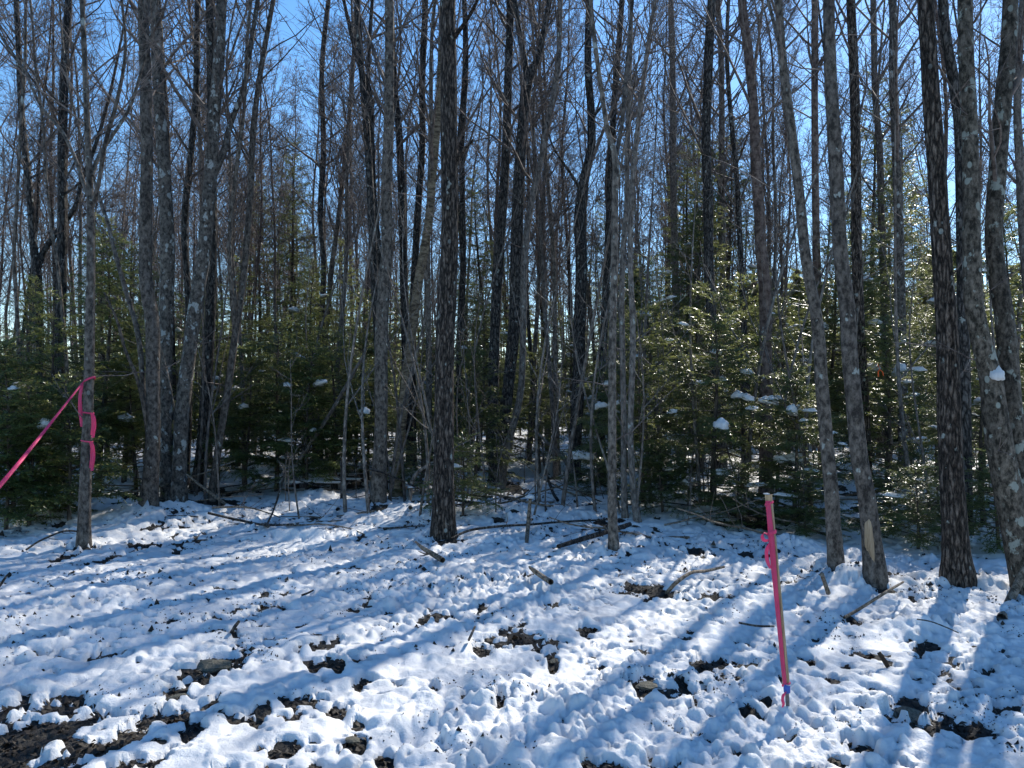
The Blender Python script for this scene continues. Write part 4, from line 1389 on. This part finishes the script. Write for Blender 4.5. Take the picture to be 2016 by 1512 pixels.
stick('fallen_branch', 'thin crooked branch in the snow left of the ribbon-tied tree', [(52, 1082, 4, 0.03), (80, 1064, 4, 0.12), (112, 1050, 4, 0.16), (160, 1046, 3, 0.14)], mat='dark', twigs=4, seed=16)
stick('peg', 'dark twig at the left edge of the snow', [(-4, 1158, 5, 0.0), (6, 1144, 5, 0.06), (14, 1132, 3, 0.10)], mat='dark', seed=17)
stick('fallen_branch', 'pale thin pole lying aslant at the right foot of the spotted clump', [(368, 935, 5, 0.5, 11.0), (420, 975, 6, 0.3, 10.9), (470, 1010, 6, 0.15, 10.8), (528, 1036, 7, 0.02)], seed=18, twigs=3)
stick('fallen_branch', 'low dark stick reaching right from the spotted clump', [(410, 1010, 5, 0.06), (470, 1024, 5, 0.05), (540, 1034, 4, 0.05), (580, 1032, 4, 0.05)], mat='dark', seed=19, twigs=3)
stick('fallen_branch', 'dark branch forking on the snow, just right of the pale aslant pole', [(525, 1034, 4, 0.02), (540, 1000, 4, 0.2, 9.9), (553, 960, 4, 0.4, 9.95), (560, 930, 3, 0.6, 10)], mat='dark', seed=20)
stick('bare_sapling', 'bare curved sapling stem standing alone right of the fir thicket', [(664, 1003, 6, 0.0), (672, 980, 5, 0, 11.3), (673, 945, 5, 0, 11.3), (671, 905, 4, 0, 11.3)], mat='dark', cat='sapling', seed=21, twigs=2)
stick('fallen_log', 'dark snowy log under the firs left of the straight grey trunk', [(585, 958, 10, 0.12), (640, 950, 12, 0.12), (705, 940, 10, 0.12)], mat='dark', cat='log', seed=22, snow_top=[(0.3, 0.5, 0.07, 0.06), (0.7, 0.5, 0.07, 0.06)])
stick('fallen_log', 'second dark log deeper under the firs, left of centre', [(560, 935, 8, 0.15), (640, 926, 9, 0.15), (720, 928, 8, 0.15)], mat='dark', cat='log', seed=23, snow_top=[(0.5, 0.7, 0.08, 0.05)])
stick('leaning_pole', 'thin dead pole leaning left behind the central forked tree', [(1128, 930, 11, 0.3, 13.2), (1108, 900, 9, 0, 13.2), (1085, 878, 7, 0, 13.2), (1050, 845, 5, 0, 13.2)], mat='slim', cat='dead stem', seed=24)
stick('leaning_pole', 'thin stem leaning right out of the firs near the fallen birch pole', [(590, 905, 8, 0.2, 12.2), (640, 830, 8, 0, 12.2), (690, 745, 7, 0, 12.2), (720, 690, 5, 0, 12.2)], mat='slim', cat='dead stem', seed=25)
stick('leaning_pole', 'leaning sapling beside the snow mound behind the upright stick', [(1098, 985, 6, 0.0), (1085, 960, 6, 0, 11.7), (1072, 920, 5, 0, 11.7), (1068, 870, 4, 0, 11.7)], mat='dark', cat='sapling', seed=26)
stick('drooping_sapling', 'snow-laden bent sapling just left of the thick furrowed trunk', [(808, 1000, 7, 0.0), (808, 975, 7, 0, 10.9), (812, 945, 8, 0, 10.9), (828, 925, 7, 0, 10.9), (846, 915, 5, 0, 10.9)], mat='slim', cat='sapling', seed=27,
      snow_top=[(0.35, 0.05, 0.05, 0.12), (0.55, 0.05, 0.05, 0.12), (0.75, 0.09, 0.05, 0.06)])
for k in range(85):                                  # small sticks lying about under the trees
    az = rs.uniform(R(-36), R(36))
    d = rs.uniform(8.6, 13)
    x, y = d * math.tan(az), d
    if y + 0.2 * x < 9.0 - (0.6 if x > 2 else 0):
        continue
    rg = np.random.default_rng(700 + k)
    L = rs.uniform(0.6, 2.2)
    a = rs.uniform(-0.5, 0.5) + (math.pi if rs.random() < 0.5 else 0)
    P = grow(np.zeros((1, 3)), np.array([[math.cos(a), math.sin(a), rs.uniform(-0.02, 0.25)]]), np.array([L]), 9, 0.08, 0.0, rg)[0]
    rr = rs.uniform(0.008, 0.02) * np.linspace(1, 0.4, 9)
    root = obj('fallen_stick', None, loc=(x, y, gz(x, y) + 0.01))
    obj('wood', trunk_mesh('wood', P + np.linspace(0, 1e-4, 9)[:, None], rr, 7, 0.05, k, 'smooth'), M['dead' if k % 3 else 'dark'], root)
    P2, R2, L2 = offshoots(P[None], rr[None], np.array([L]), 4, 0.3, 0.95, 0.7, 0.4, 0.5, 4, 0.14, 0.05, rg, 0.0025)
    for q in range(4):
        obj('twig', MB().add(*tubes(P2[q], R2[q], 3)).mesh('twig'), M['twig'], root)
    tag(root, f'dead stick on the wood floor, {where(x, y)}', 'stick', 'dead sticks on the wood floor')


# ------------------------------------------------------------------ stones, litter
def rock(label, px, py, w, h, seed, rise=0.02):
    c = on_ground(px, py)
    s = w * 0.5 / F * c[1]
    me = blob_mesh('rock', seed, 0.55, 0.22, 10, 14)
    for p in me.polygons:
        p.use_smooth = False
    o = obj('rock', me, M['rock'], loc=(c[0], c[1], float(soil_h(np.array([c[0]]), np.array([c[1]]))[0]) + rise - s * 0.12), rot=(0, 0, seed))
    o.scale = (s, s * h, s * 0.6)
    return tag(o, label, 'rock', 'stones showing through the snow')


rock('flat olive-grey stone bared by melting snow at lower left', 420, 1298, 70, 0.9, 31)
rock('dark stone under a snow edge just below the flat olive stone', 350, 1354, 44, 0.6, 32)
rock('wide dark stone in the bare hollow at lower right', 1795, 1388, 80, 0.8, 33)
rock('grey stone on the lower edge of the snow, left of centre', 695, 1446, 34, 0.8, 34, 0.03)
rock('dark stone in the bare hole left of the stake', 1272, 1336, 46, 0.8, 35)
rock('small square stone in the snow near the middle', 1090, 1286, 22, 0.8, 36)
rock('snow-capped stone among firs left of the ribbon-tied tree', 76, 1008, 60, 0.8, 37, 0.10)

# leaf litter and crumbs of soil in the bare places
def litter():
    rg = np.random.default_rng(8)
    n = 60000
    d = 2.8 * np.exp(rg.random(n) * math.log(13 / 2.8))
    a = rg.uniform(R(-42), R(42), n)
    x, y = d * np.sin(a), d * np.cos(a)
    keep = bareness(x, y) > -0.02
    x, y = x[keep], y[keep]
    m = len(x)
    z = soil_h(x, y) + 0.004
    s = rg.uniform(0.008, 0.028, m)
    t = rg.uniform(0, 6.28, m)
    u = np.stack([np.cos(t), np.sin(t), rg.normal(0, 0.45, m)], 1) * s[:, None]
    w = np.stack([-np.sin(t), np.cos(t), rg.normal(0, 0.45, m)], 1) * (s * rg.uniform(0.3, 0.7, m))[:, None]
    c = np.stack([x, y, z], 1)
    lift = np.zeros((m, 3))
    lift[:, 2] = s * rg.uniform(0.1, 0.5, m)
    V = np.stack([c - u, c - w + lift, c + u, c + w + lift], 1).reshape(-1, 3)
    f = np.arange(m)[:, None] * 4
    T3 = np.concatenate([np.concatenate([f, f + 1, f + 3], 1), np.concatenate([f + 1, f + 2, f + 3], 1)])
    o = obj('leaf_litter', to_mesh('leaf_litter', V, None, T3, False), M['leaf'])
    tag(o, 'dark dead leaves and crumbs in the bare patches of snow', 'leaf litter', kind='stuff')


litter()


def clods():
    rg = np.random.default_rng(18)
    n = 90000
    d = 2.7 * np.exp(rg.random(n) * math.log(12 / 2.7))
    a = rg.uniform(R(-42), R(42), n)
    x, y = d * np.sin(a), d * np.cos(a)
    w = fbm2(x * 2.6, y * 3.4, 171, 3) + 0.5 * np.clip(bareness(x, y), -0.6, 0.5) + 0.25 * sstep(0, 2, (4.6 - y) * 0.75 - x * 0.8 - 1.7)
    keep = w > rg.uniform(-0.12, 0.42, n)
    x, y = x[keep], y[keep]
    m = len(x)
    z = np.maximum(snow_h(x, y), soil_h(x, y)) - 0.002
    s = rg.uniform(0.002, 0.008, m) * (0.8 + 1.2 * (rg.random(m) < 0.10))
    oc = np.array([[1, 0, 0], [0, 1, 0], [-1, 0, 0], [0, -1, 0], [0, 0, 1.0]])
    s *= np.clip(np.hypot(x, y) / 4.5, 0.9, 2.0)
    V = oc[None] * s[:, None, None] * rg.uniform(0.4, 1.5, (m, 5, 3))
    t = rg.uniform(0, 6.28, m)
    c_, s_ = np.cos(t)[:, None], np.sin(t)[:, None]
    V = np.stack([V[:, :, 0] * c_ - V[:, :, 1] * s_, V[:, :, 0] * s_ + V[:, :, 1] * c_, V[:, :, 2]], -1)
    V[:, :, 2] += (rg.normal(0, 0.4, (m, 5)) * s[:, None])
    V += np.stack([x, y, z], 1)[:, None, :]
    f = np.arange(m)[:, None] * 5
    T3 = np.concatenate([f + np.array([[k, (k + 1) % 4, 4]]) for k in range(4)])
    o = obj('clods', to_mesh('clods', V.reshape(-1, 3), None, T3, False), M['soil'])
    tag(o, 'crumbs of dark earth and bark strewn over the snow', 'earth crumbs', kind='stuff')


clods()

# one curled dead leaf standing in the snow
c = on_ground(1736, 1306)
nu = 9
u = np.linspace(-1, 1, nu)[:, None] + np.zeros((1, 5))
v = np.linspace(-1, 1, 5)[None] + np.zeros((nu, 1))
wd = (1 - np.abs(u) ** 1.6) * 0.022
X = u * 0.028 + 0.02 * v * v
Yv = v * wd * 0.8
Z = -u * 0.045 + 0.012 * v * v + 0.045
V = np.stack([X, Yv, Z], -1).reshape(-1, 3)
i = np.arange(nu - 1)[:, None] * 5 + np.arange(4)[None]
Q = np.stack([i, i + 5, i + 6, i + 1], -1).reshape(-1, 4)
leaf = obj('dead_leaf', to_mesh('dead_leaf', V, Q), M['leaf'], loc=(c[0], c[1], gz(c[0], c[1]) - 0.01))
tag(leaf, 'curled brown leaf standing on the snow right of the stake', 'leaf')


# ------------------------------------------------------------------ ribbons
def strip(name, pts, width, wdir, mat, parent=None, org=(0, 0, 0), th=0.0008, n=None, twist=None):
    """a ribbon with thickness along pts; wdir: direction(s) of its width"""
    A = catmull(np.asarray(pts, float), n or max(10, 6 * len(pts)))
    k = len(A)
    wd = np.asarray(wdir, float)
    if wd.ndim == 1:
        wd = np.repeat(wd[None], k, 0)
    else:
        wd = catmull(wd, k)
    wd = unit(wd)
    T_ = unit(np.gradient(A, axis=0))
    if twist is not None:
        an = np.interp(np.linspace(0, 1, k), np.linspace(0, 1, len(twist)), twist)
        nb = unit(np.cross(T_, wd))
        wd = wd * np.cos(an)[:, None] + nb * np.sin(an)[:, None]
    nrm = unit(np.cross(T_, wd))
    w = np.interp(np.linspace(0, 1, k), np.linspace(0, 1, len(width)), width)[:, None] if hasattr(width, '__len__') else width
    A = A - np.asarray(org)
    a, b = A - wd * w * 0.5, A + wd * w * 0.5
    mid = A + nrm * w * 0.12
    V = np.concatenate([a + nrm * th, mid + nrm * th, b + nrm * th, b - nrm * th, mid - nrm * th, a - nrm * th], 0)
    i = np.arange(k - 1)[:, None]
    Q = []
    for s in range(6):
        s2 = (s + 1) % 6
        Q.append(np.concatenate([i + s * k, i + 1 + s * k, i + 1 + s2 * k, i + s2 * k], 1))
    return obj(name, to_mesh(name, V, np.concatenate(Q)), M[mat], parent)


def wrap(name, centre, r, width, mat, parent, org, tilt=0.0):
    a = np.linspace(0, 2 * math.pi, 26)
    pts = np.stack([centre[0] + np.cos(a) * r, centre[1] + np.sin(a) * r, centre[2] + np.cos(a) * tilt], 1)
    return strip(name, pts, width, (0, 0, 1.0), mat, parent, org, n=40)


dt = T['tied'].location[1]
rr = 20 * 0.5 / F * dt * 1.08
k1 = at_depth(176, 748, dt)
org = (k1[0], k1[1], k1[2])
# the long tape runs from the tree down to a stake left of the frame
end = np.array([-3.62, 4.75, 0.52])
tp = obj('marking_tape', None, loc=org)
tag(tp, 'long pink tape stretched from the slim tree to beyond the left edge', 'ribbon')
wrap('loop', k1, rr, 0.022, 'pink', tp, org, 0.03)
kn = np.array([k1[0] - rr * 0.95, k1[1] - rr * 0.5, k1[2] - 0.03])
midp = (kn + end) / 2 + np.array([0, 0, -0.03])
strip('band', [kn, kn * 0.7 + end * 0.3 + np.array([0, 0, -0.02]), midp, end], [0.020, 0.026, 0.034, 0.036], unit(np.cross(end - kn, midp - np.array([0, 0, CAMZ]))), 'pink', tp, org, n=50, twist=[0.75, 0.5, 0.2, 0.35, 0.1])
strip('tail', [kn, kn + np.array([-0.012, -0.02, -0.12]), kn + np.array([-0.012, -0.015, -0.30]), kn + np.array([0.0, -0.01, -0.47])], [0.03, 0.04, 0.04, 0.025], (1, 0.2, 0), 'pink', tp, org, n=24, twist=[0, 0.3, -0.2, 0.3])
for (row, name, lab, l1) in ((812, 'flagging_ribbon', 'upper short pink ribbon knotted on the slim left tree', 0.26), (868, 'flagging_ribbon', 'lower short pink ribbon knotted on the slim left tree', 0.31)):
    kc = at_depth(173 if row < 850 else 171, row, dt)
    rb = obj(name, None, loc=kc)
    tag(rb, lab, 'ribbon', 'pink ribbons on the slim tree')
    wrap('loop', kc, rr * 1.02, 0.014, 'pink', rb, kc, -0.01)
    q = kc + np.array([rr * 0.95, -rr * 0.55, -0.005])
    strip('tail', [q, q + np.array([0.035, -0.02, -0.03]), q + np.array([0.045, -0.02, -0.10]), q + np.array([0.03, -0.02, -l1])], [0.02, 0.032, 0.034, 0.03], (1, 0.3, 0), 'pink', rb, kc, n=24, twist=[0.5, 0.2, -0.3, 0.2])
    strip('tail', [q, q + np.array([0.016, -0.012, -0.05]), q + np.array([0.018, -0.01, -0.14]), q + np.array([0.012, -0.015, -l1 * 0.9])], 0.024, (1, 0.5, 0), 'pink', rb, kc, n=20, twist=[0.2, 0.6, 0.0, 0.4])

# the stake left of the frame that the tape is tied to
def box_pts(c0, c1, ax, ay, bevel=0.0015):
    """a bar from c0 to c1 with half axes ax, ay (vectors)"""
    V = []
    for c in (c0, c1):
        for sx, sy in ((-1, -1), (1, -1), (1, 1), (-1, 1)):
            V.append(np.asarray(c) + sx * np.asarray(ax) + sy * np.asarray(ay))
    Q = [(0, 1, 5, 4), (1, 2, 6, 5), (2, 3, 7, 6), (3, 0, 4, 7), (3, 2, 1, 0), (4, 5, 6, 7)]
    return np.array(V), np.array(Q)


def bevelled(me, w):
    import bmesh
    bm = bmesh.new()
    bm.from_mesh(me)
    bmesh.ops.recalc_face_normals(bm, faces=bm.faces)
    bmesh.ops.bevel(bm, geom=list(bm.edges), offset=w, segments=2, affect='EDGES', profile=0.6)
    bm.to_mesh(me)
    bm.free()
    return me


b0 = np.array([end[0] - 0.01, end[1], gz(end[0], end[1]) - 0.15])
st2 = obj('wooden_stake', None, loc=b0)
tag(st2, 'wooden stake beyond the left edge holding the end of the pink tape', 'stake')
v, q = box_pts(np.zeros(3), np.array([0.0, 0.0, end[2] - b0[2] + 0.10]), (0.019, 0, 0), (0, 0.009, 0))
obj('lath', bevelled(to_mesh('lath', v, q, smooth=False), 0.0012), M['lath'], st2)
wrap('loop', np.array([0, 0, end[2] - b0[2]]), 0.023, 0.03, 'pink', st2, (0, 0, 0))

# ------------------------------------------------------------------ the survey stake
g0 = on_ground(1551, 1392)
ds = g0[1]
sp = lambda x, y, o=0.0: at_depth(x, y, ds + o)
foot, cap0, cap1, lath0, top = sp(1551, 1394), sp(1549.5, 1363), sp(1549, 1347), sp(1548, 1349), sp(1513, 974)
g0z = gz(foot[0], foot[1])
stake = obj('survey_stake', None, loc=(foot[0], foot[1], g0z))
so = np.array(stake.location)
tag(stake, 'leaning wooden survey stake wrapped in pink ribbon, standing in the snow', 'stake')
ft = foot - so
rod_dir = unit(cap1 - foot)
v_, q_, t_ = tubes(np.array([ft - rod_dir * 0.2, ft, cap0 - so, cap1 - so + rod_dir * 0.03]), np.full(4, 0.0095), 14)
obj('rod', MB().add(v_, q_, t_).mesh('rod'), M['steel'], stake)
v_, q_, t_ = tubes(np.array([cap0 - so - rod_dir * 0.002, cap0 - so + rod_dir * 0.001, cap1 - so, cap1 - so + rod_dir * 0.002]), np.array([0.013, 0.0165, 0.0165, 0.013]), 16)
obj('blue_collar', MB().add(v_, q_, t_).mesh('blue_collar'), M['blue'], stake)
axis = unit(top - lath0)
yaw = R(36)
ax = unit(np.cross(np.array([math.sin(yaw), math.cos(yaw), 0]), axis))       # across the wide face
ay = np.cross(axis, ax)
v, q = box_pts(lath0 - so, top - so, ax * 0.0165, ay * 0.008)
obj('lath', bevelled(to_mesh('lath', v, q, smooth=False), 0.0012), M['lath'], stake)
# ribbon lying on the face turned to the camera's left
face = -ay if ay[1] > 0 else ay
fo = face * 0.0105
left = -ax if ax[0] > 0 else ax
P = lambda f: lath0 + (top - lath0) * f - so
strip('ribbon', [P(0.01) + fo + left * 0.003, P(0.3) + fo * 1.15 + left * 0.004, P(0.6) + fo * 1.2 + left * 0.004, P(0.80) + fo * 1.15 + left * 0.002, P(0.97) + fo + left * 0.003], [0.020, 0.021, 0.024, 0.030, 0.024], ax, 'pink', stake, n=60, twist=[0, 0.12, -0.1, 0.15, 0])
hx, hy = 0.0180, 0.0100
for (f, wdt) in ((0.955, 0.012), (0.80, 0.020), (0.005, 0.012)):
    loop = [P(f) + ax * hx * sx + ay * hy * sy + axis * (0.006 * sx) for sx, sy in ((-1, -1), (1, -1), (1, 1), (-1, 1), (-1, -1.02))]
    A = []
    for k in range(4):
        for t in (0.02, 0.34, 0.66, 0.98):
            A.append(loop[k] * (1 - t) + loop[k + 1] * t)
    A.append(A[0])
    strip('ribbon_band', A, wdt, axis, 'pink', stake, n=60)
q0 = P(0.79) + fo + left * 0.016
strip('ribbon_loop', [q0, q0 + left * 0.030 + np.array([0, -0.02, 0.012]), q0 + left * 0.042 + np.array([0, -0.03, -0.004]), q0 + left * 0.030 + np.array([0, -0.03, -0.024]), q0 + left * 0.006 + np.array([0, -0.012, -0.026])], 0.018, (0.2, 0.75, 0.5), 'pink', stake, n=30, twist=[0, 0.4, 0.9, 1.4, 1.6])
q0 = P(0.72) + fo + left * 0.014
strip('ribbon_loop', [q0 + np.array([0, 0, 0.03]), q0 + left * 0.018 + np.array([0, -0.02, 0.012]), q0 + left * 0.026 + np.array([0, -0.025, -0.03]), q0 + left * 0.016 + np.array([0, -0.02, -0.075]), q0 + left * 0.002 + np.array([0, -0.01, -0.10])], [0.014, 0.02, 0.022, 0.018, 0.012], (1, 0.4, 0.2), 'pink', stake, n=30, twist=[0.2, 0.5, -0.1, 0.5, 0.2])
q0 = cap0 - so + np.array([-0.016, -0.01, 0.004])
strip('ribbon_tail', [q0 + np.array([0.01, 0, 0.004]), q0 + np.array([-0.008, -0.012, -0.006]), q0 + np.array([-0.016, -0.016, -0.03]), q0 + np.array([-0.012, -0.018, -0.055]), q0 + np.array([-0.018, -0.02, -0.068])], [0.012, 0.016, 0.017, 0.014, 0.010], (1, 0.5, 0.2), 'pink', stake, n=26, twist=[0.3, 0.8, 0.1, 0.6, 0.2])
obj('snow_clump', BLOBS[1], None, stake, top - so + left * 0.012 + np.array([0, -0.004, 0.004]), (0, 0, 0.4), (0.017, 0.016, 0.013))
obj('snow_rest', BLOBS[3], None, stake, cap1 - so + np.array([0.004, -0.014, 0.002]), (0, 0, 1.0), (0.015, 0.010, 0.008))

# an orange flag deep among the right-hand firs
fc = at_depth(1732, 728, 9.4)
fl = obj('orange_flag', None, loc=fc)
tag(fl, 'small orange ribbon hanging among firs behind the scarred trunk', 'ribbon')
strip('tail', [np.zeros(3), np.array([-0.02, -0.01, -0.02]), np.array([-0.025, -0.01, -0.05]), np.array([-0.02, -0.01, -0.085])], 0.014, (1, 0.4, 0), 'orange', fl, n=16, twist=[0.2, 0.4, 0.1, 0.3])
strip('tail', [np.zeros(3), np.array([0.03, -0.01, -0.03]), np.array([0.035, -0.01, -0.05]), np.array([0.04, -0.01, -0.075])], 0.010, (1, 0.4, 0), 'orange', fl, n=16, twist=[0.4, 0.2, 0.5, 0.3])
tl = at_depth(1728, 716, 9.42) - fc
strip('string', [tl, np.zeros(3)], 0.004, (1, 0, 0), 'orange', fl, n=8)

# ------------------------------------------------------------------ look-alikes in one place are told apart by their order from left to right
by = {}
for o in list(COL.objects):
    if o.parent is None and o.get('label') and o.get('group'):
        by.setdefault(o['label'], []).append(o)
for lab, os_ in by.items():
    if len(os_) < 2 or 'beyond' in lab:
        continue
    os_.sort(key=lambda o: o.location[0] / max(0.1, o.location[1]))
    words = ['the left one', 'the right one'] if len(os_) == 2 else (['the leftmost', 'the second', 'the rightmost'] if len(os_) == 3 else ['the leftmost'] + [f'the {w}' for w in ('second', 'third', 'fourth', 'fifth', 'sixth', 'seventh', 'eighth', 'ninth', 'tenth', 'eleventh', 'twelfth')])
    for o, w in zip(os_, words):
        o['label'] = f'{lab}, {w}'
